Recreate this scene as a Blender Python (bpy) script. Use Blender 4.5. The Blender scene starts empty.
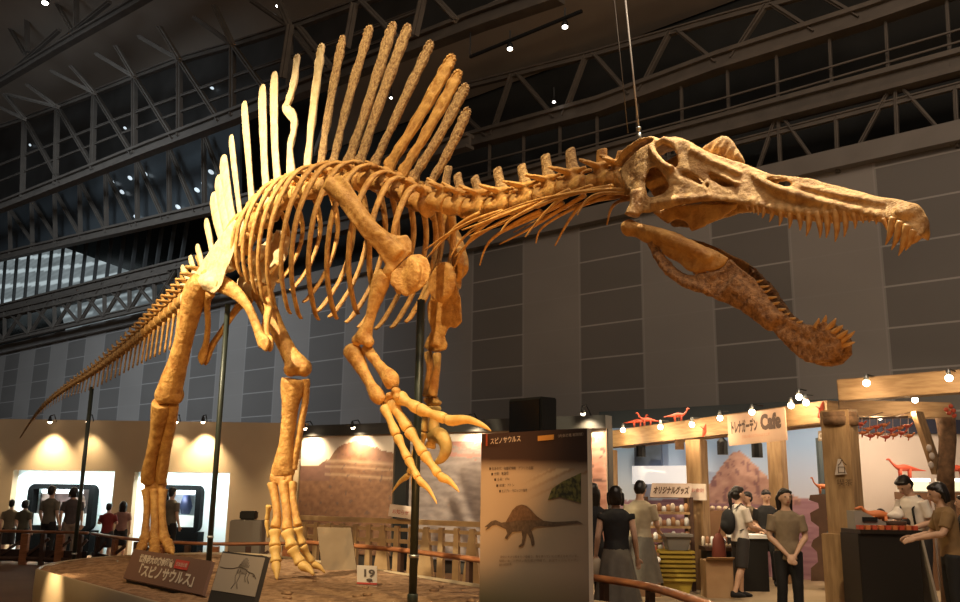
import bpy, bmesh, math, random
import numpy as np
from mathutils import Vector as V, Matrix, noise
from mathutils.geometry import delaunay_2d_cdt
random.seed(7)
SC = bpy.context.scene
C = SC.collection
sin, cos, PI = math.sin, math.cos, math.pi

# ------------------------------------------------------------------ camera
F = 880.0
PITCH = math.atan((489 - 301) / F)
ROLL = math.radians(0.8)
CAM = V((0, 0, 1.65))
R0, F0, U0 = V((1, 0, 0)), V((0, cos(PITCH), sin(PITCH))), V((0, -sin(PITCH), cos(PITCH)))
RV = R0 * cos(ROLL) + U0 * sin(ROLL)
UV = U0 * cos(ROLL) - R0 * sin(ROLL)
cd = bpy.data.cameras.new('camera')
cd.sensor_width = 36.0
cd.lens = 36.0 * F / 960
cd.clip_end = 200
cam = bpy.data.objects.new('camera', cd)
C.objects.link(cam)
cam.matrix_world = Matrix(((RV.x, UV.x, -F0.x, CAM.x), (RV.y, UV.y, -F0.y, CAM.y), (RV.z, UV.z, -F0.z, CAM.z), (0, 0, 0, 1)))
SC.camera = cam

# ------------------------------------------------------------------ world, lights, exposure
w = bpy.data.worlds.new('hall_air')
SC.world = w
w.use_nodes = True
bg = w.node_tree.nodes['Background']
bg.inputs[0].default_value = (1.0, 0.86, 0.72, 1)
bg.inputs[1].default_value = 0.068
vs = SC.view_settings
vs.view_transform = 'Standard'
vs.look = 'None'
vs.exposure = 0.0
vs.gamma = 1.0
vs.use_curve_mapping = False


def aim(o, target):
    d = (V(target) - o.location).normalized()
    o.rotation_euler = d.to_track_quat('-Z', 'Y').to_euler()


def spot(name, loc, target, power, color, angle=40, blend=0.5, radius=0.15):
    l = bpy.data.lights.new(name, 'SPOT')
    l.energy, l.color, l.spot_size, l.spot_blend, l.shadow_soft_size = power, color, math.radians(angle), blend, radius
    o = bpy.data.objects.new(name, l)
    C.objects.link(o)
    o.location = loc
    aim(o, target)
    return o


def area(name, loc, target, power, color, sx, sy):
    l = bpy.data.lights.new(name, 'AREA')
    l.energy, l.color, l.shape, l.size, l.size_y = power, color, 'RECTANGLE', sx, sy
    o = bpy.data.objects.new(name, l)
    C.objects.link(o)
    o.location = loc
    aim(o, target)
    return o


def point(name, loc, power, color, radius=0.05):
    l = bpy.data.lights.new(name, 'POINT')
    l.energy, l.color, l.shadow_soft_size = power, color, radius
    o = bpy.data.objects.new(name, l)
    C.objects.link(o)
    o.location = loc
    return o


WARM = (1.0, 0.72, 0.38)
AMBER = (1.0, 0.56, 0.2)
spot('key_spot', (-8.5, 6.5, 10.5), (-3.5, 12.0, 4.9), 12500, (1.0, 0.84, 0.54), 36, 0.8, 0.1)
spot('torso_spot', (-4.5, 5.5, 12.0), (-1.2, 9.4, 5.0), 3700, (1.0, 0.78, 0.42), 44, 0.7, 0.1)
spot('skull_spot', (2.0, 6.6, 11.0), (2.7, 6.0, 3.7), 6000, (1.0, 0.84, 0.56), 36, 0.6, 0.08)
spot('sand_uplight', (-0.6, 5.6, 0.7), (-1.2, 9.6, 3.6), 400, (1.0, 0.46, 0.12), 85, 0.8, 0.12)
spot('jaw_uplight', (1.0, 2.4, 0.6), (2.1, 6.2, 3.6), 210, (1.0, 0.48, 0.13), 50, 0.8, 0.1)
spot('leg_spot', (-7.6, 5.0, 6.5), (-4.2, 12.2, 2.0), 1500, (1.0, 0.66, 0.26), 38, 0.8, 0.1)
spot('claw_spot', (0.6, 5.6, 8.0), (-0.5, 8.6, 2.2), 1300, (1.0, 0.78, 0.36), 24, 0.7, 0.08)
spot('tail_spot', (-12.5, 9.0, 8.0), (-6.4, 14.8, 3.4), 1100, (1.0, 0.68, 0.34), 34, 0.8, 0.1)
area('hall_fill', (4, 2, 15), (4, 16, 6), 1350, (1.0, 0.80, 0.62), 8, 8)  # unseen area lamp added as fill for the wall and ceiling
o = area('skylight_light', (-20, 18, 15), (-20, 36, 5), 1800, (0.72, 0.86, 1.0), 10, 6)
o.data.spread = math.radians(110)


# ------------------------------------------------------------------ picture-to-place helpers
def ray(px, py):
    return F0 + RV * ((px - 480) / F) - UV * ((py - 301) / F)


def P(px, py, Y):
    r = ray(px, py)
    return CAM + r * (Y / r.y)


def G(px, py, z=0.0):
    r = ray(px, py)
    return CAM + r * ((z - CAM.z) / r.z)


def on_plane(px, py, p0, n):
    r = ray(px, py)
    return CAM + r * ((p0 - CAM).dot(n) / r.dot(n))


def lerp(a, b, t):
    return a + (b - a) * t


def interp(x, tab):
    if x <= tab[0][0]:
        return tab[0][1]
    for (x0, y0), (x1, y1) in zip(tab, tab[1:]):
        if x <= x1:
            return lerp(y0, y1, (x - x0) / (x1 - x0))
    return tab[-1][1]


# ------------------------------------------------------------------ materials
MATS = {}


def mat(name, c1, c2=None, rough=0.6, scale=6.0, bump=0.0, detail=4.0, metal=0.0, emit=None, estr=0.0, spec=0.4, stretch=None, alpha=None, lo=0.35, hi=0.65):
    if name in MATS:
        return MATS[name]
    m = bpy.data.materials.new(name)
    m.use_nodes = True
    nt = m.node_tree
    b = nt.nodes['Principled BSDF']
    b.inputs['Roughness'].default_value = rough
    b.inputs['Metallic'].default_value = metal
    b.inputs['Specular IOR Level'].default_value = spec
    b.inputs['Base Color'].default_value = (*c1, 1)
    if c2 is not None or bump:
        tc = nt.nodes.new('ShaderNodeTexCoord')
        mp = nt.nodes.new('ShaderNodeMapping')
        if stretch:
            mp.inputs['Scale'].default_value = stretch
        nt.links.new(tc.outputs['Object'], mp.inputs['Vector'])
        n = nt.nodes.new('ShaderNodeTexNoise')
        n.inputs['Scale'].default_value = scale
        n.inputs['Detail'].default_value = detail
        n.inputs['Roughness'].default_value = 0.64 if detail > 5 else 0.5
        nt.links.new(mp.outputs[0], n.inputs['Vector'])
        if c2 is not None:
            rp = nt.nodes.new('ShaderNodeValToRGB')
            rp.color_ramp.elements[0].position = lo
            rp.color_ramp.elements[1].position = hi
            rp.color_ramp.elements[0].color = (*c1, 1)
            rp.color_ramp.elements[1].color = (*c2, 1)
            nt.links.new(n.outputs[0], rp.inputs[0])
            nt.links.new(rp.outputs[0], b.inputs['Base Color'])
        if bump:
            bp = nt.nodes.new('ShaderNodeBump')
            bp.inputs['Strength'].default_value = bump
            bp.inputs['Distance'].default_value = 0.035 if detail > 5 else 0.02
            nt.links.new(n.outputs[0], bp.inputs['Height'])
            nt.links.new(bp.outputs[0], b.inputs['Normal'])
    if emit is not None:
        b.inputs['Emission Color'].default_value = (*emit, 1)
        b.inputs['Emission Strength'].default_value = estr
    if alpha is not None:
        b.inputs['Transmission Weight'].default_value = alpha
        b.inputs['IOR'].default_value = 1.1
    MATS[name] = m
    return m


def vcol_mat(name, rough=0.7):
    if name in MATS:
        return MATS[name]
    m = bpy.data.materials.new(name)
    m.use_nodes = True
    nt = m.node_tree
    a = nt.nodes.new('ShaderNodeAttribute')
    a.attribute_name = 'print'
    nt.links.new(a.outputs['Color'], nt.nodes['Principled BSDF'].inputs['Base Color'])
    nt.nodes['Principled BSDF'].inputs['Roughness'].default_value = rough
    MATS[name] = m
    return m


BONE = mat('bone', (0.38, 0.165, 0.038), (0.67, 0.375, 0.11), 0.55, 9, 0.9, 10, lo=.34, hi=.62)
BONE_SKULL = mat('bone_skull', (0.34, 0.165, 0.05), (0.68, 0.42, 0.165), 0.6, 10, 1.0, 12, lo=.34, hi=.6)
BONE_PALE = mat('bone_pale', (0.60, 0.42, 0.21), (0.80, 0.63, 0.38), 0.6, 10, 0.6, 8)
BONE_DARK = mat('bone_weathered', (0.17, 0.08, 0.034), (0.54, 0.29, 0.12), 0.65, 26, 1.0, 12, lo=0.34, hi=0.62)
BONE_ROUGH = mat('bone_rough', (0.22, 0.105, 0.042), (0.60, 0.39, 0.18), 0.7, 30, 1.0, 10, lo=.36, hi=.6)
BONE_RIM = mat('bone_rim', (0.56, 0.38, 0.19), (0.78, 0.58, 0.32), 0.6, 14, 0.5, 6)
TOOTH = mat('tooth_enamel', (0.50, 0.25, 0.075), (0.68, 0.42, 0.16), 0.4, 20)
STEEL = mat('steel_paint', (0.105, 0.088, 0.072), (0.135, 0.112, 0.09), 0.6, 2)
STEEL_D = mat('steel_dark', (0.05, 0.05, 0.048), None, 0.6)
BLACK = mat('black_paint', (0.008, 0.008, 0.008), None, 0.5)
SOOT = mat('dark_green_pole', (0.022, 0.028, 0.022), None, 0.4)
WOOD_RED = mat('rail_wood', (0.22, 0.075, 0.028), (0.34, 0.13, 0.05), 0.4, 5, 0.1, stretch=(1, 1, 6))
WOOD_DK = mat('dark_wood', (0.045, 0.02, 0.012), (0.075, 0.034, 0.018), 0.6, 5)
TIMBER = mat('timber', (0.24, 0.14, 0.062), (0.37, 0.23, 0.11), 0.6, 4, 0.25, stretch=(4, 4, 0.6))
TIMBER_H = mat('timber_beam', (0.27, 0.155, 0.068), (0.40, 0.25, 0.12), 0.6, 4, 0.2, stretch=(0.8, 0.8, 5))
BARK = mat('bark', (0.10, 0.055, 0.028), (0.2, 0.11, 0.055), 0.9, 9, 1.0)
WHITE = mat('white_paint', (0.8, 0.8, 0.78), None, 0.6)
BEIGE = mat('beige_board', (0.5, 0.4, 0.3), None, 0.7)
CARD = mat('cardboard', (0.34, 0.2, 0.1), (0.4, 0.25, 0.13), 0.8, 3)
GLOW = mat('lamp_glow', (1, 0.9, 0.75), None, 0.5, emit=(1.0, 0.82, 0.58), estr=14)
GLOW_W = mat('ceiling_lamp_glow', (1, 0.95, 0.88), None, 0.5, emit=(1.0, 0.93, 0.84), estr=10)

# ------------------------------------------------------------------ object helpers
WO = {}


def props(o, label=None, cat=None, group=None, kind=None):
    if label:
        o['label'] = label
    if cat:
        o['category'] = cat
    if group:
        o['group'] = group
    if kind:
        o['kind'] = kind
    return o


def thing(name, label, cat, loc, group=None):
    o = bpy.data.objects.new(name, None)
    C.objects.link(o)
    o.location = loc
    o.empty_display_size = 0.2
    WO[o.name] = V(loc)
    return props(o, label, cat, group)


def remesh(me, voxel, smooth=2, sf=0.5):
    t = bpy.data.objects.new('temporary', me)
    C.objects.link(t)
    md = t.modifiers.new('r', 'REMESH')
    md.mode = 'VOXEL'
    md.voxel_size = voxel
    if smooth:
        s = t.modifiers.new('s', 'SMOOTH')
        s.iterations = smooth
        s.factor = sf
    dg = bpy.context.evaluated_depsgraph_get()
    out = bpy.data.meshes.new_from_object(t.evaluated_get(dg))
    bpy.data.objects.remove(t)
    return out


class MB:
    def __init__(self):
        self.v, self.f, self.mi = [], [], []

    def add(self, vs, fs, m=0):
        o = len(self.v)
        self.v += [V(a) for a in vs]
        self.f += [tuple(i + o for i in f) for f in fs]
        self.mi += [m] * len(fs)
        return self

    def box(self, c, s, ax=None, m=0):
        c = V(c)
        X, Y, Z = ax if ax else (V((1, 0, 0)), V((0, 1, 0)), V((0, 0, 1)))
        vs = [c + X * (s[0] / 2 * i) + Y * (s[1] / 2 * j) + Z * (s[2] / 2 * k) for i in (-1, 1) for j in (-1, 1) for k in (-1, 1)]
        return self.add(vs, [(0, 1, 3, 2), (4, 6, 7, 5), (0, 4, 5, 1), (2, 3, 7, 6), (0, 2, 6, 4), (1, 5, 7, 3)], m)

    def bar(self, a, b, wd, ht=None, up=(0, 0, 1), m=0):
        a, b = V(a), V(b)
        d = b - a
        L = d.length
        z = d / L
        x = V(up).cross(z)
        if x.length < 1e-4:
            x = V((1, 0, 0)).cross(z)
        x.normalize()
        y = z.cross(x)
        return self.box((a + b) / 2, (wd, ht or wd, L), (x, y, z), m)

    def tube(self, pts, ra, rb=None, ref=None, n=10, m=0, cap=True):
        pts = [V(p) for p in pts]
        k = len(pts)
        if not isinstance(ra, (list, tuple)):
            ra = [ra] * k
        rb = ra if rb is None else (rb if isinstance(rb, (list, tuple)) else [rb] * k)
        vs, fs = [], []
        prev = None
        for i, p in enumerate(pts):
            t = (pts[min(i + 1, k - 1)] - pts[max(i - 1, 0)])
            if t.length < 1e-9:
                t = V((0, 0, 1))
            t.normalize()
            a = V(ref) if ref is not None else (prev if prev is not None else (V((1, 0, 0)) if abs(t.x) < 0.8 else V((0, 1, 0))))
            a = a - t * a.dot(t)
            if a.length < 1e-5:
                a = t.orthogonal()
            a.normalize()
            prev = a
            b = t.cross(a)
            for j in range(n):
                th = 2 * PI * j / n
                vs.append(p + a * (cos(th) * ra[i]) + b * (sin(th) * rb[i]))
        for i in range(k - 1):
            for j in range(n):
                j2 = (j + 1) % n
                fs.append((i * n + j, i * n + j2, (i + 1) * n + j2, (i + 1) * n + j))
        if cap:
            fs.append(tuple(range(n - 1, -1, -1)))
            fs.append(tuple(range((k - 1) * n, k * n)))
        return self.add(vs, fs, m)

    def ell(self, c, r, ax=None, nu=12, nv=8, m=0):
        c = V(c)
        X, Y, Z = ax if ax else (V((1, 0, 0)), V((0, 1, 0)), V((0, 0, 1)))
        vs, fs = [c + Z * r[2]], []
        for i in range(1, nv):
            ph = PI * i / nv
            for j in range(nu):
                th = 2 * PI * j / nu
                vs.append(c + X * (r[0] * sin(ph) * cos(th)) + Y * (r[1] * sin(ph) * sin(th)) + Z * (r[2] * cos(ph)))
        vs.append(c - Z * r[2])
        for j in range(nu):
            fs.append((0, 1 + j, 1 + (j + 1) % nu))
            fs.append((len(vs) - 1, 1 + (nv - 2) * nu + (j + 1) % nu, 1 + (nv - 2) * nu + j))
        for i in range(nv - 2):
            for j in range(nu):
                a, b = 1 + i * nu + j, 1 + i * nu + (j + 1) % nu
                fs.append((a, a + nu, b + nu, b))
        return self.add(vs, fs, m)

    def prism(self, poly, off, m=0):
        """closed polygon of 3D points pushed by vector off (ngons, convex or simple)"""
        off = V(off)
        k = len(poly)
        vs = [V(p) for p in poly] + [V(p) + off for p in poly]
        fs = [tuple(range(k - 1, -1, -1)), tuple(range(k, 2 * k))] + [(i, (i + 1) % k, (i + 1) % k + k, i + k) for i in range(k)]
        return self.add(vs, fs, m)

    def plate(self, outline, holes, fn, grid=6.0, m=0):
        """2D outline with holes -> closed shell; fn(x, y, side) gives the 3D point of side 0 / 1"""
        vs = [V((p[0], p[1])) for p in outline]
        es = [(i, (i + 1) % len(outline)) for i in range(len(outline))]
        for h in holes:
            o = len(vs)
            vs += [V((p[0], p[1])) for p in h]
            es += [(o + i, o + (i + 1) % len(h)) for i in range(len(h))]
        xs, ys = [p[0] for p in outline], [p[1] for p in outline]

        def inside(x, y, poly):
            r = False
            for (x0, y0), (x1, y1) in zip(poly, poly[1:] + poly[:1]):
                if (y0 > y) != (y1 > y) and x < x0 + (y - y0) / (y1 - y0) * (x1 - x0):
                    r = not r
            return r
        gx = min(xs)
        while gx < max(xs):
            gy = min(ys)
            while gy < max(ys):
                if inside(gx, gy, outline) and not any(inside(gx, gy, h) for h in holes):
                    vs.append(V((gx + random.uniform(-.2, .2) * grid, gy + random.uniform(-.2, .2) * grid)))
                gy += grid
            gx += grid
        res = delaunay_2d_cdt(vs, es, [], 2, 1e-5)
        rv, rf = res[0], res[2]
        keep = []
        for f in rf:
            cx = sum(rv[i].x for i in f) / len(f)
            cy = sum(rv[i].y for i in f) / len(f)
            if inside(cx, cy, outline) and not any(inside(cx, cy, h) for h in holes):
                keep.append(tuple(f))
        k = len(rv)
        V3 = [fn(p.x, p.y, 0) for p in rv] + [fn(p.x, p.y, 1) for p in rv]
        cnt = {}
        for f in keep:
            for a, b in zip(f, f[1:] + f[:1]):
                cnt[(a, b)] = 1
        fs = [f for f in keep] + [tuple(i + k for i in reversed(f)) for f in keep]
        for (a, b) in cnt:
            if (b, a) not in cnt:
                fs.append((b, a, a + k, b + k))
        return self.add(V3, fs, m)

    def mesh(self, name='m'):
        me = bpy.data.meshes.new(name)
        me.from_pydata([tuple(a) for a in self.v], [], self.f)
        if any(self.mi):
            me.polygons.foreach_set('material_index', self.mi)
        return me

    def build(self, name, mats, parent=None, smooth=True, voxel=None, sm=2, sf=0.5, rough=0.0, rscale=6.0, bevel=0.0):
        me = self.mesh(name)
        if voxel:
            me = remesh(me, voxel, sm, sf)
        else:
            bm = bmesh.new()
            bm.from_mesh(me)
            bmesh.ops.recalc_face_normals(bm, faces=bm.faces)
            if bevel:
                bmesh.ops.bevel(bm, geom=bm.edges[:], offset=bevel, segments=2, affect='EDGES', clamp_overlap=True)
            bm.to_mesh(me)
            bm.free()
        return link(name, me, mats, parent, smooth, rough, rscale)


def link(name, me, mats, parent=None, smooth=True, rough=0.0, rscale=6.0):
    n = len(me.vertices)
    co = np.empty(n * 3, dtype=np.float32)
    me.vertices.foreach_get('co', co)
    co = co.reshape(-1, 3)
    if rough:
        no = np.empty(n * 3, dtype=np.float32)
        me.vertices.foreach_get('normal', no)
        no = no.reshape(-1, 3)
        d = np.array([noise.noise(V(c) * rscale) + 0.5 * noise.noise(V(c) * (rscale * 2.7)) for c in co.tolist()], dtype=np.float32)
        co = co + no * (d * rough)[:, None]
    lo, hi = co.min(0), co.max(0)
    c = np.array([(lo[0] + hi[0]) / 2, (lo[1] + hi[1]) / 2, lo[2]], dtype=np.float32)
    co = co - c
    me.vertices.foreach_set('co', co.ravel())
    if smooth is True:
        me.polygons.foreach_set('use_smooth', [True] * len(me.polygons))
    else:
        me.polygons.foreach_set('use_smooth', [False] * len(me.polygons))
    me.materials.clear()
    for m in (mats if isinstance(mats, (list, tuple)) else [mats]):
        me.materials.append(m)
    me.update()
    me.name = name
    o = bpy.data.objects.new(name, me)
    C.objects.link(o)
    wc = V([float(x) for x in c])
    if parent is not None:
        o.parent = parent
        o.location = wc - WO[parent.name]
    else:
        o.location = wc
    WO[o.name] = wc
    return o


def struct(o):
    o['kind'] = 'structure'
    return o


def smoothpath(pts, n=4):
    """catmull-rom through tuples (V or list of numbers)"""
    arr = [np.array(list(p[0]) + list(p[1:]), dtype=float) if isinstance(p[0], V) else np.array(p, dtype=float) for p in pts]
    out = []
    k = len(arr)
    for i in range(k - 1):
        p0, p1, p2, p3 = arr[max(i - 1, 0)], arr[i], arr[i + 1], arr[min(i + 2, k - 1)]
        for j in range(n):
            t = j / n
            out.append(0.5 * ((2 * p1) + (-p0 + p2) * t + (2 * p0 - 5 * p1 + 4 * p2 - p3) * t * t + (-p0 + 3 * p1 - 3 * p2 + p3) * t ** 3))
    out.append(arr[-1])
    return out


def curve_tube(mb, pts, ref=None, n=10, res=4, m=0):
    """pts: list of (V, ra, rb)"""
    q = smoothpath(pts, res)
    P3 = [V(a[:3]) for a in q]
    mb.tube(P3, [max(0.0015, float(a[3])) for a in q], [max(0.0015, float(a[4])) for a in q], ref, n, m)
    return mb


def text(s, size, m, parent, o, X, Y, name='lettering', wide=1.0, bold=0.0, depth=0.0):
    """lettering with its lower left at o, reading along X, rising along Y"""
    cu = bpy.data.curves.new('t', 'FONT')
    cu.body = s
    cu.size = size
    cu.offset = bold
    cu.resolution_u = 3
    t = bpy.data.objects.new('t', cu)
    C.objects.link(t)
    dg = bpy.context.evaluated_depsgraph_get()
    me = bpy.data.meshes.new_from_object(t.evaluated_get(dg))
    bpy.data.objects.remove(t)
    X, Y, o = V(X).normalized(), V(Y).normalized(), V(o)
    for v in me.vertices:
        v.co = o + X * (v.co.x * wide) + Y * v.co.y
    return link(name, me, m, parent, False)


def text_width(s, size):
    cu = bpy.data.curves.new('t', 'FONT')
    cu.body = s
    cu.size = size
    t = bpy.data.objects.new('t', cu)
    C.objects.link(t)
    dg = bpy.context.evaluated_depsgraph_get()
    wd = t.evaluated_get(dg).dimensions.x
    bpy.data.objects.remove(t)
    return wd


def fit_text(s, width, height, m, parent, o, X, Y, name='lettering', bold=0.0):
    wd = text_width(s, height)
    return text(s, height, m, parent, o, X, Y, name, width / max(wd, 1e-6), bold)


def printed(name, o, X, Y, nx, ny, fn, parent, off=0.003):
    """flat printed picture: grid of coloured points; fn(u, v) -> rgb, v = 0 at the bottom"""
    X, Y, o = V(X), V(Y), V(o)
    nrm = X.cross(Y).normalized() * off
    vs, cols, fs = [], [], []
    for j in range(ny + 1):
        for i in range(nx + 1):
            u, v = i / nx, j / ny
            vs.append(tuple(o + X * u + Y * v + nrm))
            cols += [*fn(u, v), 1.0]
    for j in range(ny):
        for i in range(nx):
            a = j * (nx + 1) + i
            fs.append((a, a + 1, a + nx + 2, a + nx + 1))
    me = bpy.data.meshes.new(name)
    me.from_pydata(vs, [], fs)
    at = me.color_attributes.new('print', 'FLOAT_COLOR', 'POINT')
    at.data.foreach_set('color', cols)
    return link(name, me, vcol_mat('print_ink'), parent, False)


def fbm(x, y, o=4, s=0.0):
    r, a = 0.0, 1.0
    for k in range(o):
        r += a * noise.noise(V((x, y, s + k * 7.3)))
        x, y, a = x * 2, y * 2, a * 0.5
    return r


def mix(a, b, t):
    t = max(0.0, min(1.0, t))
    return tuple(p + (q - p) * t for p, q in zip(a, b))
# ------------------------------------------------------------------ the hall
UP = V((0, 0, 1))
W0 = P(700, 330, 22.0)
WD = ray(-547, 478)
WD = V((WD.x, WD.y, 0)).normalized()           # along the wall, towards the far left
WN = V((-WD.y, WD.x, 0))
if WN.dot(CAM - W0) < 0:
    WN = -WN                                    # towards the camera


def wallP(px, py, off=0.0):
    return on_plane(px, py, W0 + WN * off, WN)


def tz(p):                                      # coordinate along the wall
    return (p - V((W0.x, W0.y, 0))).dot(WD)


# floor
mb = MB()
mb.box((0, 20, -0.05), (120, 110, 0.1))
floor = struct(mb.build('floor', mat('hall_floor', (0.14, 0.070, 0.035), (0.18, 0.095, 0.05), 0.7, 0.7, spec=.15), None, False))

# back wall with alternating plain and seamed panels
def wall_mat():
    m = bpy.data.materials.new('wall_panels')
    m.use_nodes = True
    nt = m.node_tree
    N = nt.nodes.new
    L = nt.links.new
    b = nt.nodes['Principled BSDF']
    b.inputs['Roughness'].default_value = 0.6
    uv = N('ShaderNodeAttribute')
    uv.attribute_name = 'panel'
    sx = N('ShaderNodeSeparateXYZ')
    L(uv.outputs['Vector'], sx.inputs[0])

    def mth(op, a, bb, c=None):
        n = N('ShaderNodeMath')
        n.operation = op
        for i, q in enumerate((a, bb) if c is None else (a, bb, c)):
            if isinstance(q, (int, float)):
                n.inputs[i].default_value = q
            else:
                L(q, n.inputs[i])
        return n.outputs[0]
    u, z = sx.outputs[0], sx.outputs[1]
    dark = mth('LESS_THAN', mth('FLOORED_MODULO', u, 2.0), 1.0)          # every second 2 m panel
    vs_ = mth('LESS_THAN', mth('ABSOLUTE', mth('SUBTRACT', mth('FLOORED_MODULO', mth('ADD', u, 0.5), 1.0), 0.5), 0), 0.018)
    hs = mth('LESS_THAN', mth('ABSOLUTE', mth('SUBTRACT', mth('FLOORED_MODULO', mth('ADD', z, 0.5), 1.0), 0.5), 0), 0.022)
    hd = mth('MULTIPLY', hs, mth('MULTIPLY_ADD', dark, 0.85, 0.15))
    seam = mth('MAXIMUM', mth('MULTIPLY', vs_, 0.6), hd)
    nz = N('ShaderNodeTexNoise')
    nz.inputs['Scale'].default_value = 0.6
    L(uv.outputs['Vector'], nz.inputs['Vector'])
    r1 = N('ShaderNodeMix')
    r1.data_type = 'RGBA'
    r1.inputs[6].default_value = (0.30, 0.27, 0.24, 1)
    r1.inputs[7].default_value = (0.175, 0.158, 0.14, 1)
    L(dark, r1.inputs[0])
    r2 = N('ShaderNodeMix')
    r2.data_type = 'RGBA'
    r2.inputs[7].default_value = (0.38, 0.35, 0.32, 1)
    L(r1.outputs[2], r2.inputs[6])
    L(seam, r2.inputs[0])
    r3 = N('ShaderNodeMix')
    r3.data_type = 'RGBA'
    r3.blend_type = 'MULTIPLY'
    r3.inputs[0].default_value = 0.25
    L(r2.outputs[2], r3.inputs[6])
    L(nz.outputs[0], r3.inputs[7])
    L(r3.outputs[2], b.inputs['Base Color'])
    return m


ZT0, ZT1 = wallP(0, 350).z, wallP(945, 147).z
print('wall top z', ZT0, ZT1, wallP(480, 247).z)
ZT = wallP(480, 247).z
U0_, U1_ = tz(wallP(990, 200)) - 3, tz(wallP(-60, 380)) + 12
u580, u644 = tz(wallP(580, 330)), tz(wallP(644, 330))
PITCHW = abs(tz(wallP(522, 330)) - tz(wallP(877, 230))) / 5
print('panel pitch', PITCHW)


def wall_pt(u, z, off=0.0):
    return V((W0.x, W0.y, 0)) + WD * u + UP * z + WN * off


mb = MB()
vs = [wall_pt(U0_, 0), wall_pt(U1_, 0), wall_pt(U1_, ZT), wall_pt(U0_, ZT)]
mb.add(vs + [v - WN * 0.4 for v in vs], [(0, 1, 2, 3), (7, 6, 5, 4), (3, 2, 6, 7), (0, 3, 7, 4), (1, 5, 6, 2), (0, 4, 5, 1)])
o = mb.build('wall_back', wall_mat(), None, False)
at = o.data.attributes.new('panel', 'FLOAT_VECTOR', 'POINT')
wc = WO[o.name]
for i, v in enumerate(o.data.vertices):
    p = v.co + wc
    at.data[i].vector = (-(tz(p) - u580) / PITCHW, (p.z - wallP(610, 290).z) / 0.93, 0)
struct(o)

# trim on the wall's upper edge
mb = MB()
mb.bar(wall_pt(U0_, ZT + 0.15, 0.1), wall_pt(U1_, ZT + 0.15, 0.1), 0.35, 0.45)
struct(mb.build('trim_1', mat('trim_paint', (0.17, 0.15, 0.13), (0.2, 0.178, 0.155), 0.5, 1), None, False))

# dark glazed gallery above the wall, roof slab beyond
ZC3 = wallP(600, 53).z
mb = MB()
vs = [wall_pt(U0_, ZT, -1.6), wall_pt(U1_, ZT, -1.6), wall_pt(U1_, ZC3 + 14, -1.6), wall_pt(U0_, ZC3 + 14, -1.6)]
mb.prism(vs, -WN * 0.2)
struct(mb.build('wall_gallery', mat('gallery_glass', (0.022, 0.023, 0.022), (0.035, 0.036, 0.034), 0.25, 0.35), None, False))
mb = MB()
um = tz(wallP(290, 60))
ZE = wallP(600, 53, -1.5).z + .1
e0, e1_, e2_ = wall_pt(U0_, ZE, -1.5), wall_pt(U1_, ZE, -1.5), wall_pt(U0_, ZE + 5, 26)
en = (e1_ - e0).cross(e2_ - e0).normalized()
vs = [e0, wall_pt(um, ZE, -1.5), on_plane(345, 74, e0, en), on_plane(545, -8, e0, en), on_plane(640, -60, e0, en), e2_]
mb.prism(vs, UP * 0.4)
roofl = [(440, -26), (390, -8), (233, 46), (135, 78), (0, 128), (-80, 146)]
for p, q in zip(roofl, roofl[1:]):
    A, B = wallP(*p, 1.5), wallP(*q, 1.5)
    mb.prism([A, B, B + WN * 26 + UP * 9, A + WN * 26 + UP * 9], UP * 0.4)
struct(mb.build('ceiling', mat('roof_panels', (0.33, 0.275, 0.22), (0.39, 0.33, 0.265), 0.7, 0.25), None, False))

# the hall's far end wall beyond the left edge of the picture
mb = MB()
mb.prism([wall_pt(U1_, 0, 0), wall_pt(U1_, 0, 30), wall_pt(U1_, ZT + 22, 30), wall_pt(U1_, ZT + 22, -1.6)], WD * 0.3)
struct(mb.build('wall_end', STEEL_D, None, False))


# --- roof trusses
def truss(name, label, off, chords, webs, w_ch=0.32, w_web=0.13, group=None):
    a = wallP(*chords[0][0], off)
    t = thing(name, label, 'roof truss', (a.x, a.y, a.z), group)
    for k, ch in enumerate(chords):
        wd = w_ch
        if isinstance(ch[-1], float):
            wd, ch = ch[-1], ch[:-1]
        mb = MB()
        for p, q in zip(ch, ch[1:]):
            A, B = wallP(*p, off), wallP(*q, off)
            # I-section: two flanges and a web
            mb.bar(A + UP * wd * .5, B + UP * wd * .5, wd * 1.0, wd * .28)
            mb.bar(A - UP * wd * .5, B - UP * wd * .5, wd * 1.0, wd * .28)
            mb.bar(A, B, wd * .3, wd * .9)
        mb.build('chord', STEEL, t, False)
    for p, q in webs:
        mb = MB()
        A, B = wallP(*p, off), wallP(*q, off)
        mb.bar(A, B, w_web, w_web)
        mb.bar(A + WN * w_web * .3, B + WN * w_web * .3, w_web * 1.5, w_web * .25)
        mb.build('strut', STEEL, t, False)
    return t


def at_line(pts, x):
    return (x, interp(x, pts))


C1 = [(-30, 323), (200, 264), (480, 189), (720, 126), (985, 56), (1180, 2)]
C1b = [(480, 203), (735, 143), (985, 79), (1180, 28)]
C2 = [(470, 141), (600, 106), (720, 62), (870, 15), (930, -6), (1140, -78)]
C3 = [(440, 93), (590, 55), (720, 18), (800, -4), (1000, -62)]
webs = []
for top, b1, b2 in ((512, 492, None), (517, None, 555), (586, 564, None), (594, None, 630), (670, 640, None), (677, None, 717), (766, 732, None), (771, None, 815)):
    b = b1 or b2
    webs.append((at_line(C3, top), at_line(C2, b)))
webs += [(at_line(C3, 440), at_line(C2, 487)), (at_line(C3, 815), at_line(C2, 860))]
truss('roof_truss', 'zigzag steel truss along the roof edge above the skull', 0.2, [C2, C3 + [0.16]], webs, 0.40, 0.125)
wb = []
for x in (490, 524, 560, 597, 637, 681, 727, 776, 829, 885, 946, 1012, 1085):
    wb.append(((x, interp(x, C2)), (x + (x - 560) * 0.012, interp(x, C1))))
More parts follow.
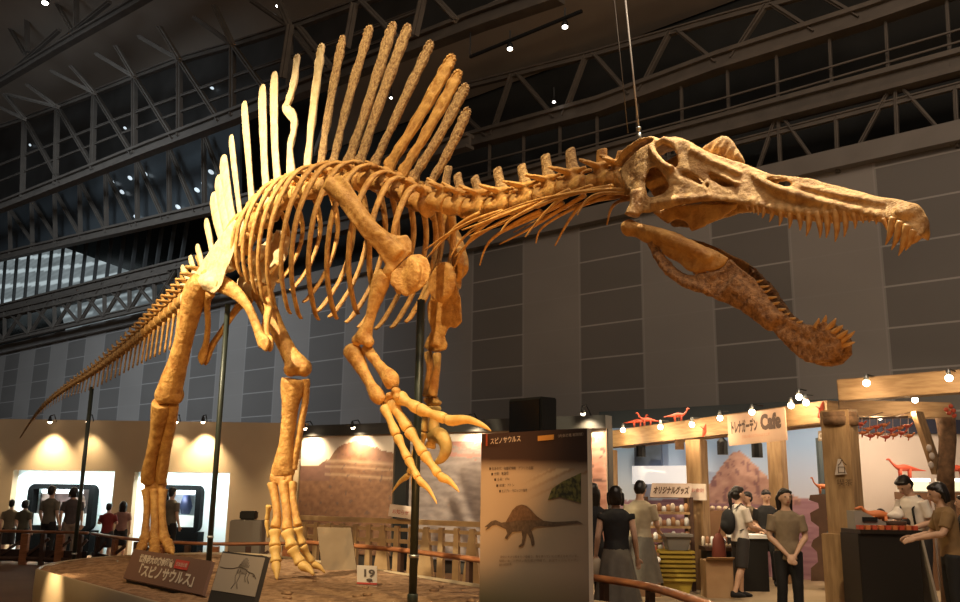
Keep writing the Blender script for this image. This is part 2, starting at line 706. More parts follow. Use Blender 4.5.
t = truss('roof_truss', 'upright posts and beam of the gallery between roof truss and wall', 0.1, [C1], wb, 0.42, 0.07)
for dy in (0, 12):
    mb = MB()
    r = [(430, 176 - 1), (540, 147), (720, 99), (985, 22), (1180, -36)]
    for p, q in zip(r, r[1:]):
        mb.bar(wallP(p[0], p[1] + dy, 0.35), wallP(q[0], q[1] + dy, 0.35), 0.04)
    mb.build('handrail', STEEL, t, False)
wb = []
for ax, l, rr in ((778, 752, 822), (895, 848, 952), (668, 645, 705)):
    wb += [(at_line(C1, ax), (l, 352 - .214 * l - 4)), (at_line(C1, ax), (rr, 352 - .214 * rr - 4)), (at_line(C1, ax), (ax + 3, 352 - .214 * ax - 6))]
wb += [(at_line(C1b, 836), (838, 352 - .214 * 838)), (at_line(C1b, 955), (958, 352 - .214 * 958))]
truss('wall_truss', 'low steel truss standing on the top edge of the wall', 0.05, [C1b + [0.12]], wb, 0.2, 0.085)

# left trusses
A1 = [(-40, 106), (0, 82), (60, 46), (140, 0), (200, -36)]
A2 = [(-60, 140), (0, 127), (25, 119), (58, 107), (95, 93), (135, 77), (180, 60), (233, 45), (300, 24), (390, -8)]
A3 = [(-60, 232), (0, 207), (150, 148), (240, 114), (300, 90), (387, 56), (480, 20), (560, -8)]
A4 = [(-60, 271), (0, 257), (100, 234), (210, 209), (330, 180), (470, 141)]
nodes = [(25, 119), (58, 107), (95, 93), (135, 77), (180, 60), (233, 45), (290, 27)]
webs = []
for i, n in enumerate(nodes):
    bx = n[0] + 1 - (3 if i < 3 else 1)
    webs.append((n, (bx, interp(bx, A3))))
    nx = n[0] + 40 - (4 - i if i < 4 else 0)
    webs.append((n, (nx, interp(nx, A3))))
truss('roof_truss', 'deep steel truss with upright posts, second from the left corner', 4.0, [A2 + [0.2], A3, [(-40, 178), (0, 165), (120, 118), (240, 74), (330, 44), (420, 10), 0.09], [(-40, 196), (0, 181), (120, 134), (240, 90), (330, 60), (420, 26), 0.07]], webs, 0.4, 0.16)
webs = []
for n, dx in zip(nodes, (-22, -32, -25, -20, -22, -20, -20)):
    x2 = n[0] + dx
    webs.append((n, (x2 - 18, interp(x2 - 18, A2) - (30 if n[0] < 60 else 38))))
    webs.append((n, (x2 + 2, interp(x2, A2) - 30 - n[0] * .06)))
webs += [((291, 25), (283, 78)), ((355, 4), (347, 48)), ((425, -8), (415, 36)), ((300, 28), (330, 66)), ((362, 2), (397, 38)), ((432, -6), (456, 20))]
webs += [((25, 54), (2, 14)), ((28, 52), (27, -8)), ((75, 36), (52, -6)), ((77, 34), (77, -8)), ((10, 74), (60, 30)), ((60, 42), (110, 2))]
truss('roof_truss', 'nearest dark steel truss crossing the upper left corner', 6.0, [A1 + [0.3]], webs, 0.4, 0.14)
webs = []
for i, x in enumerate((10, 32, 55, 80, 106, 137, 169, 204)):
    webs.append(((x, interp(x, A3) + 4), (x + 1, interp(x, A4))))
    webs.append(((x, interp(x, A3) + 6), (x + 27, interp(x + 27, A4))))
truss('roof_truss', 'grey steel truss above the striped skylight', 2.0, [A4], webs, 0.36, 0.13)
# glass behind the left trusses
mb = MB()
q = [(-60, 232), (0, 207), (150, 148), (240, 114), (240, 203), (210, 211), (0, 259), (-60, 273)]
mb.prism([wallP(x, y, 1.4) for x, y in q], -WN * 0.1)
struct(mb.build('window_2', mat('blue_glass', (0.05, 0.058, 0.062), (0.075, 0.085, 0.09), 0.25, 0.3), None, False))
mb = MB()
q = [(-60, 140), (0, 130), (135, 80), (233, 48), (387, -5), (480, -40), (560, -16), (480, 22), (387, 57), (240, 113), (150, 147), (0, 206), (-60, 231)]
mb.prism([wallP(x, y, 1.4) for x, y in q], -WN * 0.1)
struct(mb.build('wall_clerestory', mat('clerestory', (0.028, 0.026, 0.023), (0.05, 0.047, 0.043), 0.5, 0.5), None, False))

# striped skylight
def sky_fn(u, v):
    s = (v * 3.4 + u * 1.55) % 1.0
    k = 0.34 + 0.1 * fbm(u * 6, v * 6)
    if s < 0.26:
        k = 0.85
    elif int(s * 14) % 2:
        k -= 0.06
    return (0.44 * k, 0.52 * k, 0.54 * k)


def glow_print(name, strength):
    m = bpy.data.materials.new(name)
    m.use_nodes = True
    nt = m.node_tree
    a = nt.nodes.new('ShaderNodeAttribute')
    a.attribute_name = 'print'
    b = nt.nodes['Principled BSDF']
    b.inputs['Base Color'].default_value = (0.02, 0.02, 0.02, 1)
    nt.links.new(a.outputs['Color'], b.inputs['Emission Color'])
    b.inputs['Emission Strength'].default_value = strength
    return m


def quad_print(name, corners, nx, ny, fn, m, parent=None):
    """corners: lower-left, lower-right, upper-right, upper-left in the place"""
    vs, cols, fs = [], [], []
    a, b, c, d = [V(q) for q in corners]
    for j in range(ny + 1):
        for i in range(nx + 1):
            u, v = i / nx, j / ny
            vs.append(tuple(a.lerp(b, u).lerp(d.lerp(c, u), v)))
            cols += [*fn(u, v), 1.0]
    for j in range(ny):
        for i in range(nx):
            k = j * (nx + 1) + i
            fs.append((k, k + 1, k + nx + 2, k + nx + 1))
    me = bpy.data.meshes.new(name)
    me.from_pydata(vs, [], fs)
    at = me.color_attributes.new('print', 'FLOAT_COLOR', 'POINT')
    at.data.foreach_set('color', cols)
    return link(name, me, m, parent, False)


SKY = glow_print('skylight_panes', 1.05)
struct(quad_print('window_1', [wallP(-40, 322, 0.0), wallP(152, 279, 0.0), wallP(60, 246, 0.0), wallP(-40, 268, 0.0)], 60, 40, sky_fn, SKY))
struct(quad_print('window_3', [wallP(66, 332, 0.0), wallP(165, 306, 0.0), wallP(150, 287, 0.0), wallP(60, 308, 0.0)], 30, 10, lambda u, v: tuple(0.75 * q for q in sky_fn(u, v)), SKY))
t = thing('window_bars', 'row of slim dark bars in front of the striped skylight', 'window bars', wallP(0, 300, 0.5))
for i in range(17):
    x = -8 + i * 11.6 + max(0, i - 8) * 1.1
    mb = MB()
    mb.bar(wallP(x + 2, interp(x, A4) + 2, 0.4), wallP(x - 2 - i * 0.25, interp(x, C1) - 2, 0.4), 0.15, 0.12)
    mb.build('bar', STEEL_D, t, False)
# low X-braced gantry under the skylight
g0, g1 = [(-30, 316), (165, 268), (250, 248)], [(-30, 348), (165, 303), (250, 284)]
g0b = [(-30, 322), (170, 276)]
webs = []
for i in range(10):
    x = -20 + i * 25
    webs += [((x, interp(x, g0)), (x + 24, interp(x + 24, g1))), ((x + 24, interp(x + 24, g0)), (x, interp(x, g1))), ((x, interp(x, g0)), (x, interp(x, g1)))]
truss('roof_truss', 'low cross-braced gantry under the striped skylight', 0.9, [g0, g0b, g1 + [0.2]], webs, 0.34, 0.12)

# small ceiling lamps
def ceiling_lamp(px, py, off, size, label, rod=0.35, group='ceiling spotlights'):
    p = wallP(px, py, off)
    t = thing('ceiling_spotlight', label, 'spotlight', p, group)
    mb = MB()
    mb.tube([p + UP * .03, p + UP * size * 1.1, p + UP * size * 2.2], [size * .95, size, size * .5], n=14)
    mb.build('housing', BLACK, t)
    mb = MB()
    mb.ell(p, (size * .85, size * .85, size * .5), nu=12, nv=6)
    mb.build('bulb', GLOW_W, t)
    mb = MB()
    mb.bar(p + UP * size * 2, p + UP * (size * 2 + rod), 0.03)
    mb.build('stem', BLACK, t, False)
    return t


ceiling_lamp(510, 49, 4, 0.085, 'small lit spotlight on the ceiling track, lower of the pair above the neck')
ceiling_lamp(565, 27, 4, 0.085, 'small lit spotlight on the ceiling track, upper of the pair above the neck')
ceiling_lamp(278, 6, 5, 0.085, 'lit spotlight at the top edge above the sail')
ceiling_lamp(391, 98, 1.8, 0.06, 'tiny lit spotlight seen between the tall sail spines')
ceiling_lamp(554, 102, 0.6, 0.06, 'tiny lit spotlight resting at the zigzag truss')
ceiling_lamp(45, 3, 7, 0.16, 'large glowing lamp in the upper left corner', 0.5)
t = thing('lamp_track', 'black lighting track under the roof panels above the neck', 'lighting track', wallP(480, 54, 4.0))
mb = MB()
mb.bar(wallP(470, 57, 4.0), wallP(582, 11, 4.0), 0.07)
mb.build('track_rail', BLACK, t, False)
mb = MB()
mb.bar(wallP(470, 57, 4.0) + UP * .05, wallP(470, 57, 4.0) + UP * .8, 0.03)
mb.build('hanger', BLACK, t, False)
for i, (x, y) in enumerate(((112, 182), (122, 192), (130, 178), (145, 174), (178, 207), (188, 210), (197, 190), (204, 184), (211, 172), (136, 217), (153, 218), (170, 220), (30, 145), (125, 128), (212, 88))):  # glowing blobs stand in for reflections in the glass
    p = wallP(x, y, 1.55)
    mb = MB()
    s = 0.14 if i < 12 else 0.1
    X = (WD + UP * .6).normalized()
    mb.ell(p, (s * 1.7, s * .5, s * .6), (X, WN, X.cross(WN)), 10, 6)
    props(mb.build('glass_glint', mat('glass_glint_glow', (.6, .7, .75), None, emit=(0.75, 0.87, 0.95), estr=0.8 if i < 12 else .4)),
          'small glowing blob for a bluish reflection in the glass behind the trusses left of the sail', 'lamp', 'bluish reflection glints behind the trusses')
# ------------------------------------------------------------------ the mounted skeleton
SU = V((0.68, -0.733, 0)).normalized()          # heading of the animal
SR = V((-0.733, -0.68, 0)).normalized()         # its right-hand side, towards the camera
H0 = P(225, 270, 12.3)


def sag(px, py, lat=0.0):
    return on_plane(px, py, H0 + SR * lat, SR)


def mirror(p):
    return p - SR * (2 * (p - H0).dot(SR))


skel = thing('dinosaur_skeleton', 'huge golden mounted dinosaur skeleton with tall back spines and open jaws', 'dinosaur skeleton', P(225, 552, 12.3))


def lat_of(tab):
    return lambda x: interp(x, tab)


# ---- skull
top = [(621, 168), (628, 159), (638, 150), (653, 141), (663, 138), (678, 140), (686, 140), (706, 151), (735, 161), (744, 163), (752, 167), (770, 174), (812, 179), (840, 187), (870, 195), (905, 201), (920, 209), (927, 221), (926, 229)]
bot = [(621, 184), (633, 214), (646, 213), (672, 207), (704, 201), (724, 201), (738, 203), (757, 207), (770, 211), (795, 215), (820, 217), (840, 215), (860, 215), (882, 220), (892, 222), (906, 230), (920, 237), (927, 229)]
latS = [(620, .22), (640, .29), (690, .27), (735, .18), (790, .13), (850, .10), (885, .095), (905, .115), (920, .08), (928, .03)]


def skull_fn(thick):
    def fn(x, y, s):
        t0, b0 = interp(x, top), interp(x, bot)
        v = max(0, min(1, (b0 - y) / max(4, b0 - t0)))
        k = lerp(1.0, 0.42 if x > 740 else lerp(0.72, .42, max(0, (x - 690) / 50)), v ** 1.3)
        w_ = interp(x, latS) * k
        return sag(x, y, 0) + SR * (w_ - (thick if s else 0)) * 1.0 if False else sag(x, y, w_ - (thick if s else 0))
    return fn


outline = [(633, 214), (637, 196), (626, 189), (621, 178), (621, 168), (628, 159), (638, 150), (646, 145), (653, 141), (663, 138), (672, 142), (678, 140), (686, 140), (706, 151), (735, 161), (744, 163), (752, 167), (770, 174), (790, 176), (812, 179), (840, 187), (870, 195), (890, 198), (905, 201), (920, 209), (926, 219), (926, 229), (920, 237), (906, 230), (892, 222), (882, 220), (860, 215), (840, 215), (820, 217), (795, 215), (770, 211), (757, 207), (738, 203), (724, 201), (704, 201), (690, 203), (672, 207), (646, 213)]
holes = [[(645, 181), (650, 168), (657, 168), (664, 175), (669, 187), (663, 194), (648, 198)],
         [(655, 150), (664, 143), (673, 147), (677, 156), (679, 168), (672, 168), (662, 158)],
         [(704, 169), (712, 170), (725, 176), (735, 181), (734, 187), (723, 186), (712, 180)],
         [(676, 172), (690, 172), (716, 190), (712, 191), (696, 182)],
         [(764, 181), (770, 178), (780, 178), (793, 184), (791, 187), (772, 184)]]
mb = MB()
for flip in (False, True):
    f = skull_fn(0.032)
    mb.plate(outline, holes, (lambda x, y, s: mirror(f(x, y, s))) if flip else f, 6)
# roof of the snout, of the braincase, palate, cross bars
UPL = V((0, 0, 1))


def lateral_strip(pts, ra, rb):
    mb.tube([sag(x, y, 0) for x, y in pts], ra, rb, SR, 12)


lateral_strip([(690, 147), (706, 155), (735, 165), (752, 171), (770, 178)], [.17, .16, .1, .08, .07], .022)
lateral_strip([(796, 180), (812, 183), (840, 190), (870, 198), (905, 205), (920, 213)], [.05, .055, .045, .045, .05, .035], .022)
lateral_strip([(626, 168), (638, 155), (653, 146), (663, 143), (672, 146)], [.17, .2, .21, .2, .19], .022)
lateral_strip([(676, 146), (686, 144), (700, 152)], [.19, .19, .17], .03)
lateral_strip([(625, 176), (632, 186), (640, 198)], [.16, .14, .1], .05)
lateral_strip([(740, 200), (780, 207), (830, 210), (880, 214), (905, 220), (918, 228)], [.15, .12, .1, .085, .1, .06], .025)
mb.ell(sag(908, 216, 0), (.10, .12, .085), (SU, SR, UPL), 14, 10)
mb.ell(sag(919, 224, 0), (.06, .075, .08), (SU, SR, UPL), 14, 10)
# occipital condyle, quadrates
mb.ell(sag(622, 180, 0), (.07, .07, .07))
for s in (1, -1):
    mb.tube([sag(636, 190, .27 * s), sag(635, 205, .28 * s), sag(632, 216, .29 * s)], [.04, .045, .06], [.05, .05, .07], SR, 10)
    # brow ridge and the edge of the orbit
    mb.tube([sag(650, 145, .23 * s), sag(655, 155, .26 * s), sag(664, 164, .27 * s), sag(672, 169, .265 * s)], .026, None, SR, 8)
    mb.tube([sag(655, 143, .2 * s), sag(664, 139, .2 * s), sag(673, 143, .2 * s)], .024, None, SR, 8)
    mb.tube([sag(652, 204, .28 * s), sag(672, 201, .27 * s), sag(692, 199, .25 * s), sag(712, 197, .21 * s)], [.03, .035, .035, .03], None, SR, 8)
    mb.tube([sag(704, 167, .17 * s), sag(722, 176, .16 * s), sag(738, 184, .15 * s)], .018, None, SR, 8)
    mb.tube([sag(748, 172, .08 * s), sag(762, 181, .11 * s), sag(780, 190, .12 * s), sag(800, 196, .11 * s), sag(830, 204, .1 * s), sag(856, 210, .095 * s)], [.02, .03, .035, .035, .032, .02], None, SR, 8)
for s in (1, -1):
    mb.tube([sag(690, 150, .2 * s), sag(705, 158, .17 * s), sag(722, 166, .14 * s), sag(742, 174, .11 * s)], [.03, .032, .03, .02], None, SR, 8)
    mb.tube([sag(800, 186, .075 * s), sag(830, 193, .07 * s), sag(860, 199, .065 * s), sag(884, 203, .06 * s)], [.015, .022, .022, .015], None, SR, 8)
    for x_ in range(752, 880, 9):
        mb.ell(sag(x_, interp(x_, bot) - 3.5, interp(x_, latS) * .98 * s), (.022, .022, .04), None, 8, 6)
skull = mb.build('skull', BONE_SKULL, skel, True, 0.014, 3, 0.5, 0.006, 9)

# nasal crest: fluted fan
mb = MB()
cr = [(700, 153), (703, 147), (717, 138), (721, 136), (727, 136), (733, 141), (737, 148), (743, 157), (746, 164), (730, 161)]
mb.plate(cr, [], lambda x, y, s: sag(x, y, .03 if s else -.03), 4)
for p, q in (((712, 154), (722, 137)), ((719, 156), (727, 138)), ((727, 158), (733, 142)), ((735, 160), (738, 150))):
    mb.tube([sag(*p, .03), sag((p[0] + q[0]) / 2, (p[1] + q[1]) / 2, .035), sag(*q, .02)], [.022, .02, .012], None, SR, 8)
    mb.tube([sag(*p, -.03), sag(*q, -.02)], [.022, .012], None, SR, 8)
mb.build('nasal_crest', BONE_SKULL, skull, True, 0.014, 2)
# palate wings under the cheek
mb = MB()
for s in (1, -1):
    mb.plate([(652, 212), (672, 206), (704, 203), (738, 203), (737, 208), (720, 219), (700, 229), (691, 232), (686, 222), (676, 219), (668, 224), (660, 218)], [], lambda x, y, q: sag(x, y, s * (.12 + (.03 if q else 0))), 6)
mb.build('palate', BONE, skull, True, 0.016, 3, 0.5, 0.006)


def tooth(b, t, lat, r, parent, mirrored=True):
    for s in ((1, -1) if mirrored else (1,)):
        a, c = sag(*b, lat * s), sag(*t, lat * s * 1.04)
        d = (c - a)
        mid = a + d * .55 + SU * (d.length * .06)
        m = MB()
        curve_tube(m, [(a - d * .25, r * .9, r * .8), (a, r, r * .85), (mid, r * .72, r * .6), (c, .003, .003)], SR, 8, 2)
        m.build('tooth', TOOTH, parent)


UT = [((746, 205), (748, 211), .010), ((752, 206), (754, 214), .012), ((758, 208), (758, 216), .013), ((764, 210), (762, 219), .014), ((773, 211), (769, 223), .016), ((781, 213), (779, 227), .017), ((790, 214), (789, 230), .018), ((799, 215), (800, 232), .019), ((809, 217), (806, 238), .021), ((818, 217), (820, 240), .022), ((827, 217), (826, 240), .022), ((836, 216), (835, 244), .024), ((845, 215), (844, 239), .021), ((854, 215), (855, 230), .018), ((862, 216), (863, 224), .012), ((869, 217), (869, 223), .011), ((876, 219), (876, 225), .011), ((884, 221), (887, 231), .015),
      ((892, 223), (885, 247), .023), ((899, 227), (891, 252), .024), ((906, 231), (898, 258), .026), ((912, 234), (905, 252), .024), ((918, 237), (911, 245), .02)]
for b, t, r in UT:
    t = (b[0] + (t[0] - b[0]) * .95, b[1] + (t[1] - b[1]) * .92)
    tooth(b, t, interp(b[0], latS) * .9, r * 1.28, skull)

# ---- lower jaw
jt = [(622, 224), (631, 221), (669, 230), (699, 244), (729, 258), (754, 278), (777, 308), (802, 325), (825, 321), (840, 335), (846, 343)]
latJ = [(620, .27), (640, .29), (700, .24), (740, .16), (775, .11), (800, .10), (820, .12), (838, .10), (848, .03)]


def jaw_fn(x, y, s):
    return sag(x, y, interp(x, latJ) - (.045 if s else 0))


jrear = [(622, 231), (623, 225), (627, 221), (635, 222), (652, 226), (669, 230), (684, 236), (699, 244), (716, 251), (729, 258), (723, 267), (712, 271), (697, 273), (687, 270), (679, 263), (671, 259), (664, 254), (658, 246), (651, 244), (646, 243), (636, 237), (626, 237)]
mb = MB()
for flip in (False, True):
    mb.plate(jrear, [], (lambda x, y, s: mirror(jaw_fn(x, y, s))) if flip else jaw_fn, 6)
for s in (1, -1):
    mb.ell(sag(629, 228, .275 * s), (.07, .06, .07), None, 12, 8)
    mb.tube([sag(632, 226, .28 * s), sag(660, 234, .285 * s), sag(690, 247, .26 * s), sag(712, 259, .22 * s)], [.03, .045, .05, .035], [.035, .05, .055, .04], SR, 10)
jaw = mb.build('lower_jaw', BONE, skel, True, 0.014, 3, 0.5, 0.006, 9)
jfront = [(647, 243), (652, 241), (658, 246), (664, 256), (670, 262), (676, 268), (686, 275), (697, 274), (712, 272), (724, 267), (730, 259), (754, 279), (766, 294), (777, 308), (790, 319), (802, 325), (814, 325), (825, 321), (834, 329), (841, 337), (846, 345), (842, 353), (830, 361), (815, 364), (805, 361), (792, 351), (775, 333), (749, 314), (724, 302), (706, 295), (686, 288), (672, 279), (661, 268), (654, 256)]
mb = MB()
for flip in (False, True):
    mb.plate(jfront, [], (lambda x, y, s: mirror(jaw_fn(x, y, s))) if flip else jaw_fn, 6)
mb.tube([sag(772, 318, 0), sag(790, 334, 0), sag(808, 345, 0), (sag(822, 346, 0)), sag(834, 344, 0)], [.08, .095, .11, .12, .08], [.05, .07, .11, .10, .06], SR, 14)
for s in (1, -1):
    mb.tube([sag(655, 254, .285 * s), sag(666, 269, .275 * s), sag(684, 283, .26 * s), sag(706, 290, .23 * s)], [.03, .035, .035, .03], None, SR, 8)
    mb.tube([sag(730, 285, .17 * s), sag(752, 303, .14 * s), sag(775, 324, .11 * s)], [.05, .055, .05], [.09, .09, .07], SR, 10)
dent = mb.build('dentary', BONE_DARK, jaw, True, 0.014, 2, 0.5, 0.010, 16)
props(dent, 'dark cracked front half of the lower jaw')
LT = [((757, 282), (763, 280), .010), ((761, 287), (769, 286), .011), ((765, 292), (770, 290), .011), ((769, 298), (777, 297), .012), ((774, 304), (780, 302), .012), ((779, 310), (786, 309), .013), ((785, 315), (790, 313), .012), ((791, 319), (796, 318), .012), ((797, 323), (803, 321), .012),
      ((816, 326), (819, 318), .018), ((824, 322), (826, 315), .016), ((829, 328), (836, 318), .021), ((834, 332), (843, 325), .021), ((839, 337), (848, 330), .02), ((842, 341), (855, 331), .02), ((844, 345), (855, 342), .018)]
for b, t, r in LT:
    tooth(b, t, interp(b[0], latJ) * .85, r * 1.15, jaw)

# ---- spine: centre line of the vertebral bodies in the picture
DORS = [((243, 235), (231, 137)), ((253, 213), (244, 104)), ((267, 205), (262, 88)), ((278, 193), (274, 75)), ((292, 183), (297, 58)), ((306, 178), (321, 48)), ((319, 174), (342, 40)), ((331, 169), (369, 30)), ((347, 166), (392, 27)), ((358, 166), (407, 29)), ((374, 165), (430, 45)), ((388, 168), (451, 60)), ((402, 174), (458, 75)), ((413, 179), (465, 88)), ((429, 187), (467, 112))]
DMATS = [BONE_PALE] * 6 + [BONE_ROUGH] * 5 + [BONE, BONE, BONE_ROUGH, BONE_ROUGH]
KINK = {4: [(294, 82), (289, 100), (286, 108), (293, 117), (294, 130), (290, 150)]}


def vertebra_mesh(c, L, rad, arch, proc, tang=None):
    """body, neural arch and side processes; c centre, L length, tang along the spine"""
    t = (tang or SU).normalized()
    lat = V((-t.y, t.x, 0)).normalized() * -1
    if lat.dot(SR) < 0:
        lat = -lat
    up = lat.cross(t)
    if up.z < 0:
        up = -up
    m = MB()
    m.tube([c - t * L * .48, c - t * L * .4, c, c + t * L * .4, c + t * L * .48], [rad * .9, rad, rad * .72, rad, rad * .9], None, lat, 14)
    m.tube([c + up * rad * .5, c + up * (rad + arch * .5), c + up * (rad + arch)], [rad * .62, rad * .55, rad * .4], [L * .36, L * .3, L * .26], lat, 10)
    for s in (1, -1):
        a = c + up * (rad + arch * .35)
        if proc:
            m.tube([a, a + lat * s * proc * .55 + up * proc * .1 - t * L * .1, a + lat * s * proc + up * proc * .16 - t * L * .28], [rad * .3, rad * .24, rad * .16], [rad * .5, rad * .42, rad * .3], up, 8)
        m.tube([c + up * (rad + arch * .55) + lat * s * rad * .35 + t * L * .1, c + up * (rad + arch * .5) + lat * s * rad * .42 + t * L * .62], [rad * .26, rad * .18], [rad * .3, rad * .22], lat, 7)
    return m, lat, up


def blade(base, tip, mids, wf, th, rims=True):
    """upright spine: broad fore and aft, thin sideways, with raised edges"""
    a, b = sag(*base), sag(*tip)
    if mids:
        pts = [b] + [sag(*q) for q in mids] + [a]
    else:
        bend = random.uniform(-.04, .04)
        pts = [b, b.lerp(a, .035), b.lerp(a, .12) + SU * bend * .3, b.lerp(a, .35) + SU * bend, b.lerp(a, .65) + SU * bend, b.lerp(a, .88), a]
    out = []
    n = len(pts) - 1
    for i, p in enumerate(pts):
        k = (p - b).length / (a - b).length
        ww = wf * interp(k, [(0, .86), (.04, 1.05), (.12, 1.1), (.35, 1.05), (.65, .85), (.88, .9), (1, 1.35)])
        out.append((p, th * interp(k, [(0, .5), (.1, .8), (.7, .9), (1, 1.4)]), ww))
    d = (pts[0] - pts[1]).normalized()
    out = [(out[0][0] + d * wf * .55, .006, wf * .16), (out[0][0] + d * wf * .35, th * .4, wf * .6)] + out
    m = MB()
    curve_tube(m, out, SR, 12, 4)
    if rims:
        q = smoothpath(out, 4)
        P3 = [V(x[:3]) for x in q]
        for s in (1, -1):
            e = []
            for i, p in enumerate(P3):
                t = (P3[min(i + 1, len(P3) - 1)] - P3[max(i - 1, 0)]).normalized()
                bb = t.cross(SR).normalized()
                e.append(p + bb * (s * q[i][4] * .86))
            m.tube(e, [th * (.75 + .2 * sin(i * 1.7)) for i in range(len(e))], None, SR, 7, 1)
    return m


dors_c = []
DEPTH0 = 0.17
for i, (b, t) in enumerate(DORS):
    p = sag(*b)
    dors_c.append(p)
for i, (b, t) in enumerate(DORS):
    p = dors_c[i]
    tang = (dors_c[min(i + 1, 14)] - dors_c[max(i - 1, 0)])
    L = (dors_c[min(i + 1, 14)] - dors_c[max(i - 1, 0)]).length / (2 if 0 < i < 14 else 1)
    up = SR.cross(tang.normalized())
    if up.z < 0:
        up = -up
    c = p - up * .20
    m, lat, up = vertebra_mesh(c, L * .95, .115, .10, .27 if i > 1 else .18, tang)
    vt = m.build('dorsal_vertebra', BONE, skel, True, 0.016, 2, 0.5, 0.006)
    wf = [.07, .085, .10, .098, .07, .078, .078, .082, .092, .090, .070, .090, .08, .066, .06][i]
    m = blade(b, t, KINK.get(i), wf, .026, i > 3)
    sp = m.build('neural_spine', [DMATS[i], BONE_RIM], vt, True, None, 0, 0, 0.008 if i > 3 else .004, 12)
    if i == 4:
        props(sp, 'kinked pale spine')

# sacral and first tail spines: tall pale plates over the pelvis
SAC = [((236, 236), (223, 159), .075), ((231, 244), (218, 179), .075), ((226, 252), (213, 196), .07), ((214, 264), (206, 221), .06), ((204, 273), (197, 246), .05), ((198, 279), (190, 257), .045), ((192, 285), (182, 267), .045)]
for i, (b, t, wf) in enumerate(SAC):
    p = sag(*b)
    c = p - UP * .2
    m, lat, up = vertebra_mesh(c, .30, .13, .1, .16)
    vt = m.build('sacral_vertebra', BONE_PALE, skel, True, 0.018, 2)
    blade(b, t, None, wf * (1.5 if i < 3 else 1.15), .035, False).build('neural_spine', BONE_PALE, vt, True, None, 0, 0, .004, 10)

# ---- tail
TAIL = [(207, 276, 12.75), (185, 298, 13.25), (171, 311, 13.6), (160, 320, 13.85), (140, 337, 14.35), (117, 355, 14.85), (92, 373, 15.35), (75, 383, 15.75), (60, 393, 16.1), (45, 405, 16.5), (32, 420, 16.9), (20, 438, 17.3)]
tp = [V(q[:3]) for q in smoothpath([tuple(P(*q)) for q in TAIL], 12)]
cum = [0.0]
for a, b in zip(tp, tp[1:]):
    cum.append(cum[-1] + (b - a).length)


def tail_at(s):
    for i in range(len(cum) - 1):
        if s <= cum[i + 1]:
            return tp[i].lerp(tp[i + 1], (s - cum[i]) / (cum[i + 1] - cum[i]))
    return tp[-1]


TL = cum[-1]
NC = 52
s = 0.0
steps = [lerp(1.5, .62, i / NC) for i in range(NC)]
k = TL / sum(steps)
for i in range(NC):
    L = steps[i] * k
    f = s / TL
    c = tail_at(s + L / 2)
    tg = (tail_at(min(TL, s + L)) - tail_at(s)).normalized() * -1      # forwards
    rad = interp(f, [(0, .115), (.3, .085), (.6, .05), (.85, .025), (1, .010)])
    spn = interp(f, [(0, .34), (.2, .27), (.45, .15), (.7, .06), (1, .01)])
    m, lat, up = vertebra_mesh(c, L * .96, rad, rad * .7, interp(f, [(0, .26), (.3, .17), (.5, .06), (1, .008)]) if f < .9 else 0, tg)
    b = c + up * rad * 1.4
    tipp = b + up * spn - tg * spn * .55
    m.tube([b - up * rad * .3, b.lerp(tipp, .5), tipp], [rad * .22, rad * .18, rad * .12], [L * .3, L * .22, L * .13], lat, 8)
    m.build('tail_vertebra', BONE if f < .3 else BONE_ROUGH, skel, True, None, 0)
    if 2 < i < 44:
        ch = interp(f, [(0, .52), (.12, .54), (.3, .38), (.5, .26), (.7, .12), (.9, .05), (1, .02)])
        a = c - up * rad * .9 - tg * L * .5
        e = a - up * ch - tg * ch * .42
        m = MB()
        curve_tube(m, [(a, rad * .3, rad * .25), (a.lerp(e, .5), rad * .18, rad * .22), (e, rad * .16, rad * .3)], lat, 7, 3)
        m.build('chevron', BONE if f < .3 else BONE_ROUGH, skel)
    s += L

# ---- neck
NECK = [((441, 203), (449, 166)), ((458, 207), (457, 174)), ((478, 208), (474, 177)), ((501, 206), (497, 168)), ((526, 201), (521, 165)), ((549, 194), (545, 155)), ((573, 187), (570, 149)), ((601, 181), (602, 149)), ((618, 178), (623, 151))]
nc = [sag(*b) for b, t in NECK]
for i, (b, t) in enumerate(NECK):
    tang = nc[min(i + 1, 8)] - nc[max(i - 1, 0)]
    L = tang.length / (2 if 0 < i < 8 else 1)
    c = nc[i]
    rad = lerp(.115, .085, i / 8)
    m, lat, up = vertebra_mesh(c, L * .98, rad, .08, .17, tang)
    # backward facing joint wings
    for sd in (1, -1):
        a = c + up * (rad + .05)
        m.tube([a - up * .03, a + lat * sd * .09 - tang.normalized() * L * .35 + up * .02, a + lat * sd * .13 - tang.normalized() * L * .62 + up * .05], [.03, .026, .016], [.04, .03, .02], up, 8)
    vt = m.build('neck_vertebra', BONE, skel, True, 0.013, 2, 0.5, 0.006, 12)
    a = c + up * (rad + .02)
    e = sag(*t)
    m = MB()
    curve_tube(m, [(a, .045, .10), (a.lerp(e, .35), .03, .062), (a.lerp(e, .9), .03, .055), (e, .015, .045)], SR, 10, 3)
    m.build('neural_spine', BONE_ROUGH if i < 7 else BONE, vt, True, None, 0, 0, .006, 14)
